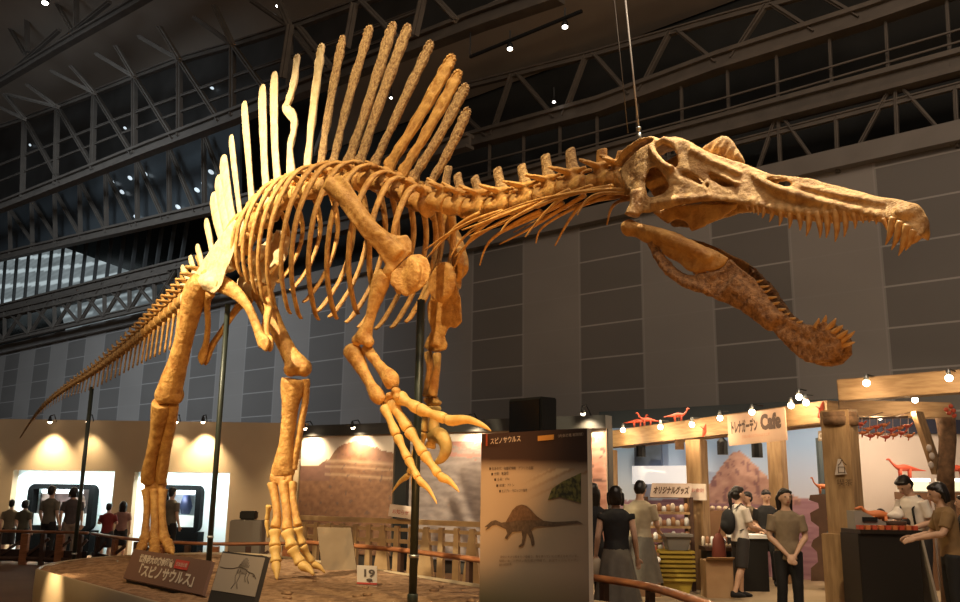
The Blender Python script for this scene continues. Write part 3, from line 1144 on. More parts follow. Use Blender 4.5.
# long thin neck ribs sweeping backwards under the neck
NR = [[(630, 190), (600, 190), (560, 195), (520, 205), (478, 222)], [(628, 193), (604, 193), (588, 199), (577, 215)], [(612, 186), (585, 191), (545, 203), (512, 219), (500, 233)],
      [(592, 186), (565, 196), (545, 213), (525, 237)], [(570, 190), (540, 204), (505, 222), (470, 236)], [(548, 198), (520, 209), (485, 222), (462, 230)], [(526, 206), (495, 218), (465, 236), (450, 258)],
      [(502, 211), (475, 220), (448, 234), (425, 250)], [(480, 213), (460, 224), (440, 243), (424, 262)]]
for i, q in enumerate(NR):
    for sd in (1, -1):
        lt = [.10, .13, .16, .2, .24, .24]
        pts = [(sag(x, y, lt[min(j, 5)]), interp(j / (len(q) - 1), [(0, .026), (.5, .019), (1, .007)]), interp(j / (len(q) - 1), [(0, .02), (.5, .014), (1, .006)])) for j, (x, y) in enumerate(q)]
        if sd < 0:
            pts = [(mirror(p), a, b) for p, a, b in pts]
        m = MB()
        curve_tube(m, pts, None, 8, 4)
        m.build('neck_rib', BONE, skel)

# ---- ribs
RIBS = []
WR = [.34, .40, .47, .54, .6, .65, .68, .70, .71, .70, .66, .58, .48, .40]
DR = [.58, .80, 1.04, 1.24, 1.42, 1.56, 1.66, 1.72, 1.75, 1.74, 1.66, 1.50, 1.30, 1.08]
BS = [.22, .28, .34, .40, .44, .46, .46, .44, .42, .38, .32, .26, .2, .16]
for i in range(14):
    p = dors_c[i + 1] - UP * .10
    W_, D_, B_ = WR[i], DR[i], BS[i]
    prof = [(.10, .03, 0.0, .022, .06), (.32 * W_ + .06, .06, .0, .024, .068), (.72 * W_, -.06 * D_ + .02, .06, .024, .062), (.96 * W_, -.28 * D_, .2, .023, .05), (1.0 * W_, -.5 * D_, .42, .022, .043), (.9 * W_, -.74 * D_, .7, .021, .043), (.68 * W_, -.94 * D_, .95, .02, .045), (.56 * W_, -1.0 * D_, 1.02, .016, .035)]
    for sd in (1, -1):
        pts = [(p + SR * (l * sd) + UP * z - SU * (B_ * q), ra, rb) for l, z, q, ra, rb in prof]
        m = MB()
        curve_tube(m, pts, SR, 9, 4)
        m.build('rib', BONE, skel, True, None, 0, 0, .004, 8)
# second short heads make the upper rib cage dense
# ---- shoulder girdle
scap = [(322, 188), (329, 178), (342, 175), (350, 184), (362, 203), (376, 222), (389, 233), (399, 236), (407, 235), (412, 242), (412, 252), (402, 262), (391, 273), (384, 262), (376, 250), (363, 237), (350, 220), (337, 202)]
latP = [(322, .80), (350, .74), (380, .55), (400, .42), (412, .36), (431, .26)]


def scap_fn(x, y, s):
    return sag(x, y, interp(x, latP) + (.0 if s else -.055))


cora = [(391, 273), (402, 262), (411, 255), (420, 254), (428, 259), (431, 270), (428, 282), (420, 290), (406, 297), (397, 291), (390, 284)]
for flip in (False, True):
    fl = (lambda f_: (lambda x, y, s: mirror(f_(x, y, s)))) if flip else (lambda f_: f_)
    mm = mirror if flip else (lambda p: p)
    m = MB()
    m.plate(scap, [], fl(scap_fn), 6)
    m.tube([mm(sag(328, 184, .79)), mm(sag(345, 198, .74)), mm(sag(366, 224, .64)), mm(sag(388, 248, .5)), mm(sag(398, 258, .43))], [.05, .05, .05, .055, .06], [.085, .08, .085, .12, .12], SR, 12)
    m.ell(mm(sag(391, 272, .42)), (.09, .09, .09))
    sc_ = m.build('shoulder_blade', BONE, skel, True, 0.016, 4, 0.5, 0.004)
    m = MB()
    if flip:
        m.plate([(411 + (x - 411) * .55, y) for x, y in cora], [], lambda x, y, q: mirror(sag(x, y, .24 + (0 if q else -.055))), 5)
    else:
        m.plate(cora, [], fl(scap_fn), 6)
        m.ell(mm(sag(411, 275, .36)), (.15, .05, .18), (SU, SR, UP), 14, 8)
    m.build('coracoid', BONE, skel, True, 0.016, 4, 0.5, 0.004)


def limb(name, pts, parent=None, ref=None, mt=None, voxel=0.016, extra=None, rough=.006):
    m = MB()
    curve_tube(m, pts, ref, 14, 4)
    if extra:
        extra(m)
    return m.build(name, mt or BONE, parent or skel, True, voxel, 3, 0.5, rough, 7)


# ---- right arm
L1 = .46
limb('humerus', [(sag(385, 272, L1), .06, .09), (sag(380, 284, L1), .085, .12), (sag(374, 305, L1 + .02), .06, .075), (sag(369, 322, L1 + .04), .055, .06), (sag(364, 336, L1 + .05), .075, .11), (sag(361, 344, L1 + .06), .06, .095)], ref=SR,
     extra=lambda m: (m.ell(sag(357, 340, L1 + .06), (.06, .06, .065)), m.ell(sag(369, 342, L1 + .04), (.06, .06, .06))))
limb('ulna', [(sag(347, 351, L1 + .06), .06, .07), (sag(354, 354, L1 + .05), .08, .105), (sag(363, 370, L1 + .05), .055, .07), (sag(371, 385, L1 + .06), .05, .06), (sag(377, 395, L1 + .06), .07, .085), (sag(383, 401, L1 + .06), .035, .05)], ref=SR, mt=BONE)
limb('radius', [(sag(366, 347, L1), .055, .06), (sag(372, 356, L1), .055, .06), (sag(382, 369, L1), .05, .06), (sag(391, 380, L1), .075, .10), (sag(392, 389, L1), .05, .075)], ref=SR, mt=BONE)
m = MB()
for x, y, r in ((383, 402, .045), (390, 396, .05), (396, 391, .05), (388, 402, .04), (397, 397, .045)):
    m.ell(sag(x, y, L1 + .03), (r, r, r * .8))
m.build('carpals', BONE, skel, True, 0.014, 1)


def digit(segs, lat, r0, claw=True, dl=0.0, mt=BONE_PALE, mir=None):
    """chain of finger bones; last one a claw"""
    for j, (a, b) in enumerate(zip(segs, segs[1:])):
        last = j == len(segs) - 2
        A, B = sag(*a, lat + dl * j), sag(*b, lat + dl * (j + 1))
        d = B - A
        r = r0 * (1 - .12 * j)
        m = MB()
        if last and claw:
            bend = V((0, 0, 1)) * d.length * .08
            curve_tube(m, [(A + d * .02, r * .9, r * .95), (A + d * .15, r * .85, r * 1.1), (A + d * .5 + bend, r * .6, r * .8), (A + d * .85 + bend * .6, r * .3, r * .42), (B, .004, .004)], SR, 10, 3)
            m.build('claw', mt, skel, True, None, 0, 0, .003)
        else:
            curve_tube(m, [(A + d * .02, r * .85, r * .85), (A + d * .1, r * 1.12, r * 1.15), (A + d * .45, r * .72, r * .72), (A + d * .85, r * .98, r * .98), (A + d * .97, r * .8, r * .8)], SR, 12, 3)
            m.build('finger_bone', mt, skel, True, None, 0, 0, .004)


HB = mat('bone_hand', (0.60, 0.36, 0.10), (0.78, 0.52, 0.19), 0.5, 8, 0.4, 6)
digit([(399, 397), (419, 409), (446, 419), (491, 431)], L1 - .02, .062, mt=HB, dl=-.03)
digit([(391, 402), (409, 430), (424, 454), (439, 475), (459, 492)], L1 + .0, .062, mt=HB, dl=-.02)
digit([(384, 406), (397, 436), (408, 459), (418, 478), (437, 504)], L1 + .06, .05, mt=HB, dl=.0)

# ---- left arm
L2 = -.42
m = MB()
m.plate([(443, 268), (450, 264), (455, 280), (461, 298), (462, 322), (456, 328), (449, 327), (445, 336), (448, 345), (446, 350), (438, 352), (429, 351), (424, 347), (427, 338), (432, 331), (428, 318), (427, 306), (431, 296), (438, 284)], [], lambda x, y, q: sag(x, y, L2 + (.035 if q else -.035)), 5)
m.tube([sag(446, 268, L2), sag(444, 290, L2), sag(441, 312, L2), sag(438, 330, L2), sag(437, 346, L2)], [.05, .055, .055, .05, .07], [.07, .07, .06, .05, .12], SR, 12)
m.build('humerus', BONE, skel, True, .016, 4, .5, .006, 7)
limb('ulna', [(sag(428, 352, L2), .05, .05), (sag(430, 366, L2), .04, .045), (sag(428, 384, L2), .04, .045), (sag(427, 397, L2), .05, .06)], ref=SR)
limb('radius', [(sag(437, 353, L2 + .05), .05, .06), (sag(437, 368, L2 + .05), .035, .045), (sag(434, 384, L2 + .05), .045, .06), (sag(432, 396, L2 + .05), .06, .07)], ref=SR)
m = MB()
for x, y in ((428, 400), (434, 399), (431, 404), (437, 403)):
    m.ell(sag(x, y, L2 + .02), (.055, .055, .035))
m.build('carpals', BONE, skel, True, 0.014, 1)
digit([(434, 406), (434, 434), (430, 448)], L2 + .04, .07, claw=False, mt=HB)
digit([(427, 406), (424, 432), (420, 452), (414, 472), (412, 492)], L2 - .02, .05, mt=HB)
digit([(427, 420), (416, 450), (409, 474), (392, 493)], L2 - .08, .042, mt=HB)
m = MB()
ring = [(431, 438), (438, 435), (444, 440), (446, 449), (442, 458), (434, 464)]
curve_tube(m, [(sag(x, y, L2 + .06), r, r * 1.15) for (x, y), r in zip(ring, (.06, .075, .07, .06, .045, .012))], SR, 10, 4)
m.build('claw', HB, skel)

# ---- pelvis
def il_fn(lat):
    return lambda x, y, s: sag(x, y, lat + (.05 if s else -.02))


for flip in (False, True):
    fl = (lambda f_: (lambda x, y, s: mirror(f_(x, y, s)))) if flip else (lambda f_: f_)
    mm = mirror if flip else (lambda p: p)
    m = MB()
    m.plate([(190, 293), (192, 280), (202, 262), (216, 242), (228, 226), (235, 219), (240, 226), (238, 243), (232, 258), (226, 272), (222, 286), (214, 294), (204, 290)], [], fl(il_fn(.34)), 6)
    m.tube([mm(sag(206, 280, .34)), mm(sag(216, 283, .32)), mm(sag(226, 284, .28))], [.13, .14, .1], None, SR, 12)
    m.tube([mm(sag(222, 240, .3)), mm(sag(232, 250, .2)), mm(sag(238, 262, .08))], [.08, .09, .07], None, UP, 10)
    m.build('ilium', BONE_PALE, skel, True, 0.018, 4, .5, .005)
    m = MB()
    curve_tube(m, [(mm(sag(222, 284, .3)), .11, .13), (mm(sag(234, 291, .24)), .06, .11), (mm(sag(247, 305, .16)), .05, .075), (mm(sag(255, 322, .08)), .05, .075), (mm(sag(260, 336, .04)), .055, .08), (mm(sag(264, 344, .03)), .05, .13), (mm(sag(263, 349, .03)), .03, .1)], SR, 12, 4)
    m.build('pubis', BONE, skel, True, 0.016, 3)
    m = MB()
    curve_tube(m, [(mm(sag(211, 290, .3)), .07, .12), (mm(sag(207, 302, .24)), .05, .075), (mm(sag(208, 324, .13)), .04, .055), (mm(sag(206, 344, .05)), .045, .06), (mm(sag(202, 357, .03)), .05, .11), (mm(sag(200, 361, .03)), .03, .1)], SR, 12, 4)
    m.build('ischium', BONE, skel, True, 0.016, 3)

# ---- hind legs
def leg(hip, dep, femur, tibia, fibula, ankle, meta, toes, toe_mat, bright):
    def D(x, y):
        return P(x, y, interp(y, dep))
    ref = V((1, 0, 0))
    k = 1.0

    def lb(name, pts, extra=None):
        m = MB()
        curve_tube(m, [(D(x, y), a, b) for x, y, a, b in pts], ref, 14, 4)
        if extra:
            extra(m, D)
        return m.build(name, bright, skel, True, 0.018, 3, .5, .006, 7)
    lb('femur', femur[0], femur[1])
    lb('tibia', tibia)
    lb('fibula', fibula)
    for a in ankle:
        lb('ankle_bone', a)
    for q in meta:
        lb('metatarsal', q)
    for q in toes:
        for j, (a, b) in enumerate(zip(q, q[1:])):
            A, B = D(*a[:2]), D(*b[:2])
            if len(a) > 3:
                A.y, B.y = A.y, B.y
            A, B = P(a[0], a[1], a[3]), P(b[0], b[1], b[3])
            d = B - A
            r = a[2]
            m = MB()
            if j == len(q) - 2:
                curve_tube(m, [(A, r * .9, r * .9), (A + d * .2, r, r), (A + d * .6 + UP * .02, r * .7, r * .7), (B, .012, .012)], ref, 10, 3)
                m.build('toe_claw', toe_mat, skel, True, None, 0, 0, .004)
            else:
                curve_tube(m, [(A + d * .03, r * .95, r * .85), (A + d * .12, r * 1.12, r * 1.05), (A + d * .5, r * .78, r * .78), (A + d * .86, r * 1.05, r), (A + d * .97, r * .85, r * .8)], ref, 12, 3)
                m.build('toe_bone', toe_mat, skel, True, None, 0, 0, .005)


leg('right', [(270, 11.9), (400, 12.9), (485, 13.7), (545, 13.6)],
    ([(203, 281, .16, .15), (196, 291, .175, .165), (191, 310, .155, .145), (185, 335, .135, .13), (178, 362, .145, .14), (172, 382, .175, .155), (169, 394, .19, .17), (168, 400, .16, .14)],
     lambda m, D: (m.ell(D(211, 279) - V((0, .0, 0)), (.17, .17, .16)), m.ell(D(163, 395), (.12, .15, .14)), m.ell(D(176, 395), (.12, .14, .135)))),
    [(162, 402, .15, .17), (161, 412, .145, .16), (157, 434, .105, .12), (152, 455, .095, .11), (149, 472, .11, .12), (148, 482, .12, .10)],
    [(174, 403, .075, .09), (172, 414, .085, .10), (168, 436, .085, .09), (164, 456, .09, .09), (162, 472, .09, .09), (161, 482, .08, .08)],
    [[(146, 485, .10, .07), (156, 486, .13, .08), (165, 486, .09, .06)], [(159, 484, .13, .05), (160, 474, .10, .045), (161, 464, .05, .04), (162, 458, .015, .02)]],
    [[(146, 489, .075, .08), (147, 505, .055, .06), (146, 525, .055, .06), (145, 538, .075, .075)], [(155, 489, .085, .09), (155, 505, .068, .07), (155, 527, .068, .07), (155, 542, .085, .08)], [(163, 489, .075, .08), (162, 505, .055, .06), (163, 525, .058, .06), (164, 536, .08, .075)]],
    [[(145, 538, .075, 13.5), (142, 546, .07, 13.35), (138, 553, .06, 13.2), (136, 560, .05, 13.1)], [(155, 542, .085, 13.5), (155, 551, .08, 13.3), (155, 558, .07, 13.1), (156, 566, .06, 12.9)], [(164, 537, .075, 13.5), (168, 544, .07, 13.35), (170, 549, .06, 13.2), (173, 554, .05, 13.1)]],
    BONE, BONE)
leg('left', [(280, 12.2), (375, 11.7), (475, 11.9), (525, 11.7), (575, 11.6)],
    ([(255, 290, .13, .14), (263, 294, .15, .15), (270, 312, .12, .12), (280, 335, .11, .11), (290, 354, .12, .12), (297, 366, .165, .14), (298, 372, .155, .13)],
     lambda m, D: (m.ell(D(291, 369), (.10, .13, .11)), m.ell(D(304, 368), (.11, .13, .12)))),
    [(294, 379, .16, .15), (293, 386, .165, .15), (290, 410, .112, .11), (287, 440, .10, .09), (284, 460, .13, .10), (283, 472, .165, .10), (283, 477, .15, .08)],
    [(306, 379, .055, .07), (306, 395, .05, .055), (302, 420, .045, .05), (297, 450, .045, .05), (294, 470, .05, .05)],
    [[(271, 476, .07, .06), (282, 478, .12, .07), (293, 478, .08, .06)], [(282, 476, .14, .05), (283, 468, .10, .045), (284, 460, .05, .04), (285, 453, .015, .02)]],
    [[(272, 483, .07, .08), (275, 497, .055, .06), (277, 515, .055, .06), (275, 528, .075, .07)], [(283, 482, .075, .08), (285, 497, .06, .065), (287, 516, .06, .065), (287, 530, .08, .075)], [(293, 482, .06, .07), (293, 497, .045, .055), (296, 515, .05, .055), (298, 526, .065, .065)]],
    [[(275, 530, .075, 11.65), (275, 547, .07, 11.55), (276, 563, .058, 11.45), (277, 580, .05, 11.3)], [(287, 531, .08, 11.65), (292, 548, .072, 11.55), (301, 564, .066, 11.5), (314, 575, .055, 11.4)], [(298, 527, .06, 11.7), (302, 545, .055, 11.7), (312, 563, .05, 11.75), (325, 573, .04, 11.75)], [(269, 505, .035, 11.95), (267, 520, .035, 12.0), (268, 538, .03, 12.0)]],
    HB, BONE)
# ------------------------------------------------------------------ exhibition walls on the left
DW = 20.7
XL0, XL1 = P(-70, 500, DW).x, P(303, 500, DW).x
ZL = P(150, 421, DW).z
n1a, n1b = P(10, 500, DW).x, P(112, 500, DW).x
n2a, n2b = P(132, 500, DW).x, P(228, 500, DW).x
NZ = P(100, 471, DW).z
mb = MB()


def wbox(x0, x1, z0, z1, y0=DW, y1=DW + .25):
    mb.box(((x0 + x1) / 2, (y0 + y1) / 2, (z0 + z1) / 2), (x1 - x0, y1 - y0, z1 - z0))


wbox(XL0, n1a, 0, ZL)
wbox(n1b, n2a, 0, ZL)
wbox(n2b, XL1, 0, ZL)
wbox(n1a, n1b, NZ, ZL)
wbox(n2a, n2b, NZ, ZL)
struct(mb.build('wall_left', mat('beige_wall', (0.40, 0.29, 0.175), (0.44, 0.325, 0.2), 0.7, 0.8), None, False))
NW = mat('niche_white', (0.78, 0.84, 0.84), None, 0.6)
for k, (a, b) in enumerate(((n1a, n1b), (n2a, n2b))):
    mb = MB()
    wbox(a - .1, b + .1, 0, NZ + .1, DW + 1.3, DW + 1.4)
    wbox(a - .1, a, 0, NZ + .1, DW + .25, DW + 1.3)
    wbox(b, b + .1, 0, NZ + .1, DW + .25, DW + 1.3)
    wbox(a - .1, b + .1, NZ, NZ + .1, DW + .25, DW + 1.3)
    struct(mb.build('wall_niche', NW, None, False))
    o = area('niche_light', ((a + b) / 2, DW + .5, NZ - .05), ((a + b) / 2, DW + 1.0, 0), 85, (0.82, 1.0, 1.0), b - a - .3, .35)


def showcase(x0, x1, z0, z1, label, seed):
    y = DW + .75
    t = thing('showcase', label, 'showcase', ((x0 + x1) / 2, y, 0))
    mb = MB()
    r = .16
    out = []
    for cx, cz, a0 in ((x1 - r, z1 - r, 0), (x0 + r, z1 - r, 90), (x0 + r, z0 + r, 180), (x1 - r, z0 + r, 270)):
        for q in range(6):
            a = math.radians(a0 + q * 18)
            out.append((cx + r * cos(a), cz + r * sin(a)))
    e = .12
    inn = [(x0 + e, z0 + e), (x1 - e, z0 + e), (x1 - e, z1 - e), (x0 + e, z1 - e)]
    mb.plate(out, [inn], lambda px, pz, s: V((px, y + (.3 if s else 0), pz)), .3)
    mb.build('frame', mat('showcase_black', (.004, .004, .004), None, .9, spec=.05), t, False)
    mb = MB()
    mb.box(((x0 + x1) / 2, y + .47, (z0 + z1) / 2), (x1 - x0 - .2, .05, z1 - z0 - .2))
    mb.build('back_panel', mat('showcase_back_%d' % seed, (.10, .075, .07), (.22, .17, .15), .6, 2) if seed == 1 else mat('showcase_back_2', (.35, .42, .46), (.45, .5, .54), .6, 2), t, False)
    mb = MB()
    wd = x1 - x0
    mb.box(((x0 + x1) / 2 + .05, y - .01, z1 - .17), (wd * .62, .04, .09))
    mb.build('header_light', mat('header_glow', (.9, .95, 1), None, emit=(.9, .95, 1), estr=1.2), t, False)
    mb = MB()
    mb.box(((x0 + x1) / 2, y + .3, z0 + .25), (wd - .26, .3, .28))
    mb.build('plinth', WHITE, t, False)
    mb = MB()
    mb.box(((x0 + x1) / 2, y + .25, .5 * z0), (wd, .5, z0))
    mb.build('base', mat('showcase_black', (.004, .004, .004)), t, False)
    point('showcase_light', ((x0 + x1) / 2, y + .12, z1 - .25), 7, (1, .95, .95), .05)
    return t


ZB = P(60, 535, DW + .8).z
showcase(P(28, 500, DW + .8).x, P(94, 500, DW + .8).x, .55, P(60, 484, DW + .8).z, 'wide black rounded showcase in the left white niche', 1)
showcase(P(160, 500, DW + .8).x, P(201, 500, DW + .8).x, .55, P(180, 485, DW + .8).z, 'narrow black showcase in the right white niche behind the leg', 2)
for (px, py, r, lab, c) in ((47, 502, .23, 'tall pale fossil slab on the left in the wide showcase', (.75, .58, .5)), (81, 500, .18, 'small pale fossil on the right in the wide showcase', (.7, .5, .4))):
    p = P(px, py, DW + 1.02)
    p.z = 1.02 + r * 1.0
    mb = MB()
    mb.ell(p, (r * .7, .08, r * 1.0), None, 14, 10)
    mb.tube([p - UP * r * .95, V((p.x, p.y, .975))], [.03, .04])
    props(mb.build('fossil', mat('fossil_%d' % px, c, None, .7), None, True, .02, 2, .5, .03, 4), lab, 'fossil')
p = P(186, 506, DW + 1.02)
mb = MB()
mb.tube([V((p.x, p.y, .965)), p, p + UP * .25], [.1, .16, .08], [.08, .1, .06])
props(mb.build('figurine', mat('navy', (.02, .035, .09), None, .6), None, True), 'dark blue standing figure in the narrow showcase', 'figurine')


def wall_lamp(p, n, label, power, tgt, glow=GLOW, group='clip lamps along the walls', wide=92):
    """clip lamp on an arm over the top of a wall"""
    t = thing('clip_lamp', label, 'lamp', p, group)
    d = (V(tgt) - p).normalized()
    m = MB()
    m.tube([p - d * .12, p - d * .05, p], [.022, .038, .048], n=12)
    m.build('shade', BLACK, t)
    m = MB()
    m.ell(p + d * .005, (.045, .045, .045))
    m.build('bulb', glow, t)
    m = MB()
    m.tube([p - d * .13, p - d * .13 + UP * .04 - n * .2, p - n * .42 - UP * .1], [.012] * 3, n=6)
    m.build('arm', BLACK, t)
    if power:
        spot('lamp_light', p + d * .07, tgt, power, (1, .8, .5), wide, 1.0, .05)
    return t


NF = V((0, -1, 0))
for px, pw in ((50, 480), (88, 130), (203, 560), (176, 110), (-25, 160)):
    p = P(px, 421.5, DW - .3)
    wall_lamp(p, NF, {50: 'bright clip lamp over the left beige wall, above the wide niche', 88: 'dim clip lamp over the beige wall beside the tail pole', 203: 'bright clip lamp over the beige wall right of the hind leg', 176: 'dim clip lamp over the beige wall behind the hind leg', -25: 'clip lamp over the far left of the beige wall'}[px], pw, p + V((0, .22, -1.5)))

# mural wall, parallel to the hall wall
MA, MC = P(300, 487, 20.55), P(612, 487, 16.4)
MD = V((MC.x - MA.x, MC.y - MA.y, 0)).normalized()
MN = V((MD.y, -MD.x, 0))


def murP(px, py, off=0.0):
    return on_plane(px, py, MA + MN * off, MN)


ZM1, ZM0 = murP(400, 434).z, .25
ZMT = ZM1 + .24
A0 = V((MA.x, MA.y, 0))
ML = (murP(609, 480) - MA).dot(MD)
mb = MB()
mb.prism([A0, A0 + MD * ML, A0 + MD * ML + UP * ZM1, A0 + UP * ZM1], -MN * .2)
struct(mb.build('wall_mural', mat('mural_backing', (.05, .045, .04), None, .7), None, False))
mb = MB()
mb.prism([A0 + UP * ZM1 + MN * .12, A0 + MD * ML + UP * ZM1 + MN * .12, A0 + MD * ML + UP * ZMT + MN * .12, A0 + UP * ZMT + MN * .12], -MN * .3)
struct(mb.build('trim_2', mat('valance', (.018, .016, .014), None, .6), None, False))


def mesa_print(u, v):
    # pale sky, banded mesa, red plain
    prof = interp(u, [(0, .74), (.2, .74), (.33, .81), (.42, .90), (.5, .93), (.62, .955), (.75, .91), (.82, .885), (1.0, .84)]) + .018 * fbm(u * 14, 0) * (1 if u > .3 else .2)
    if v > prof:
        return mix((.66, .54, .42), (.56, .47, .40), (v - .45) * 1.6 + .2 * fbm(u * 3, v * 3))
    n = fbm(u * 18, v * 26)
    d = prof - v
    c = mix((.135, .06, .03), (.25, .122, .062), .5 + .6 * n)
    if u < .34 and v > .6:
        c = mix(c, (.14, .065, .052), .7)
    if d < .12 and u > .4:
        c = mix(c, (.22, .10, .07), .5 + .6 * fbm(u * 30, v * 10))
    if u > .28:
        band = v + .05 * u + .006 * fbm(u * 5, v * 3)
        for bc_, bw_ in ((.80, .022), (.75, .014), (.68, .018)):
            c = mix(c, (.44, .30, .19), .55 * max(0.0, 1 - abs(band - bc_) / bw_))
    if fbm(u * 22 + 5, v * 22) > .55:
        c = mix(c, (.10, .06, .05), .7)
    return c


def plain_print(u, v):
    h = .92 + .03 * fbm(u * 5, 1)
    if .2 < u < .36:
        h += .02
    if u > .66:
        h = .98 - .1 * abs(fbm(u * 9, 4))
    if v > h:
        return mix((.52, .43, .38), (.6, .52, .46), v)
    n = fbm(u * 16, v * 30)
    if u > .64:
        c = mix((.40, .17, .12), (.60, .32, .24), .5 + .7 * n)
        if fbm(u * 26, v * 20, 4, 9) > .4:
            c = mix(c, (.10, .05, .05), .8)
        return c
    c = mix((.19, .145, .135), (.33, .265, .245), .5 + .7 * n)
    if v > h - .14 and n > 0 and u > .18:
        c = mix(c, (.34, .13, .10), .8)
    return c


def mural(name, px0, px1, fn, label, nx):
    q = [murP(px0, 487), murP(px1, 487)]
    a, b = V((q[0].x, q[0].y, ZM0)) + MN * .05, V((q[1].x, q[1].y, ZM0)) + MN * .05
    t = thing(name, label, 'mural', a)
    m = MB()
    m.prism([a, b, b + UP * (ZM1 - ZM0), a + UP * (ZM1 - ZM0)], -MN * .04)
    m.build('board', BEIGE, t, False)
    printed('print', a, b - a, UP * (ZM1 - ZM0), nx, 90, fn, t, .004)


mural('mural', 301, 394, mesa_print, 'wide printed mural of a banded red mesa under pale sky', 120)
mural('mural', 410, 608, plain_print, 'printed mural of a grey desert plain and pink rocks behind the poster', 170)
mb = MB()
a, b = murP(395, 487, .1), murP(409, 487, .1)
mb.box(((a.x + b.x) / 2, (a.y + b.y) / 2, ZM1 / 2), (.30, .12, ZM1), (MD, MN, UP))
props(mb.build('partition_post', BLACK, None, False), 'black upright panel between the two desert murals', 'panel')
for px, lab, pw in ((305, 'clip lamp over the mesa mural, right beside the hind shin', 170), (353, 'clip lamp over the middle of the mesa mural', 190), (470, 'clip lamp over the grey desert mural above the claw', 110), (583, 'clip lamp over the pink rock end of the mural', 130)):
    p = murP(px, interp(px, [(305, 428), (353, 427), (470, 421), (583, 413)]), .34)
    wall_lamp(p, MN, lab, pw * 1.3, p - MN * .3 - UP * .9, wide=128)

# ------------------------------------------------------------------ sand platform
Z0 = .5
fa, fb = G(38, 571, Z0), G(150, 602, Z0)
fdir = (fb - fa).normalized()
e1, e2 = G(300, 560, Z0), G(480, 587, Z0)
edir = (e2 - e1).normalized()
outl = [fa, fb, fb + fdir * 1.2, fb + fdir * 2.2 + V((.5, 0, 0)), e2 + edir * 3.0 + V((-1.6, -.2, 0)), e2 + edir * 2.6, e2 + edir * 1.2, e2, G(376, 571, Z0), e1, G(230, 554, Z0), G(126, 557, Z0), G(70, 562, Z0), G(46, 567, Z0)]
outl2 = [(p.x, p.y) for p in outl]
feet = [(P(156, 566, 12.9), .30), (P(142, 555, 13.2), .2), (P(165, 550, 13.3), .2)]
ZF = P(155, 558, 13.1).z
print('right foot z', ZF, 'left foot z', P(301, 566, 11.5).z, 'pole', P(411, 590, 9.2).z, [tuple(round(c, 2) for c in p) for p in outl])
cR = P(155, 550, 13.2)
cL = P(300, 565, 11.5)


def sand_z(x, y):
    z = Z0 + .03 * fbm(x * 1.3, y * 1.3) + .022 * fbm(x * 4, y * 4)
    d = math.hypot(x - cR.x, y - cR.y)
    z += max(0, ZF - .04 - Z0) * math.exp(-(d / 1.1) ** 2)
    d = math.hypot(x - cL.x, y - cL.y)
    z += .02 * math.exp(-(d / .6) ** 2)
    return z


SAND = mat('sand', (0.19, 0.105, 0.058), (0.35, 0.21, 0.122), 0.95, 9, 1.0, 12, lo=.38, hi=.6, spec=.1)
mb = MB()
mb.plate(outl2, [], lambda x, y, s: V((x, y, .05 if s else sand_z(x, y))), .12)
struct(mb.build('floor_sand', SAND, None, True, None, 0, 0))
mb = MB()
loop = outl + [outl[0]]
vs, fs = [], []
cen = sum(outl, V((0, 0, 0))) / len(outl)
cv = smoothpath([tuple(p) for p in loop], 4)
for q in cv:
    p = V(q[:3])
    d = V((p.x - cen.x, p.y - cen.y, 0)).normalized()
    for off, z in ((.0, Z0 - .05), (.0, Z0 + .02), (.02, Z0 + .03), (.04, Z0 + .015), (.045, .25), (.03, 0.0)):
        vs.append(V((p.x, p.y, z)) + d * off)
k = 6
for i in range(len(cv) - 1):
    for j in range(k - 1):
        fs.append((i * k + j, i * k + j + 1, (i + 1) * k + j + 1, (i + 1) * k + j))
mb.add(vs, fs)
struct(mb.build('trim_3', mat('rim_panel', (.36, .27, .17), (.40, .30, .19), .32, 2), None, True))
pr = fa.lerp(fb, .22)
ro = V((fdir.y, -fdir.x, 0))
if ro.dot(CAM - pr) < 0:
    ro = -ro
spot('rim_spot', V((pr.x, pr.y, .95)) + ro * .55, V((pr.x, pr.y, .22)), 140, (1, .76, .42), 66, 1.0, .04)
# scattered stones in the sand
rs = random.Random(5)
card_ = G(367, 583, Z0)
for i in range(26):
    x, y = rs.uniform(-2.1, .5), rs.uniform(8.7, 11.2)
    r = rs.uniform(.02, .05)
    if math.hypot(x - card_.x, y - card_.y) < .4 or math.hypot(x + .72, y - 9.3) < .4:
        continue
    m = MB()
    m.ell((x, y, sand_z(x, y) + r * .25), (r * 1.3, r, r * .6), None, 8, 6)
    props(m.build('stone', SAND, None, True, None, 0, 0, .01, 20), 'small brown stone lying on the sand', 'stone', 'stones on the sand')

# support poles and hanging wires
def pole(px0, py0, d0, label, rad, fl):
    a = P(px0, py0, d0)
    b = V((a.x, a.y, fl if fl is not None else sand_z(a.x, a.y) - .02))
    t = thing('support_pole', label, 'pole', b, 'poles carrying the skeleton')
    m = MB()
    m.tube([b, a], rad, n=14)
    m.build('shaft', SOOT, t)
    m = MB()
    m.tube([b, b + UP * .12, b + UP * .13], [rad * 1.3, rad * 1.3, rad * 1.1], n=14)
    m.build('foot_sleeve', SOOT, t)
    m = MB()
    m.tube([b + UP * .48, b + UP * .51], rad * 1.25, n=14)
    m.build('collar', mat('zinc', (.4, .4, .38), None, .35, metal=.8), t)


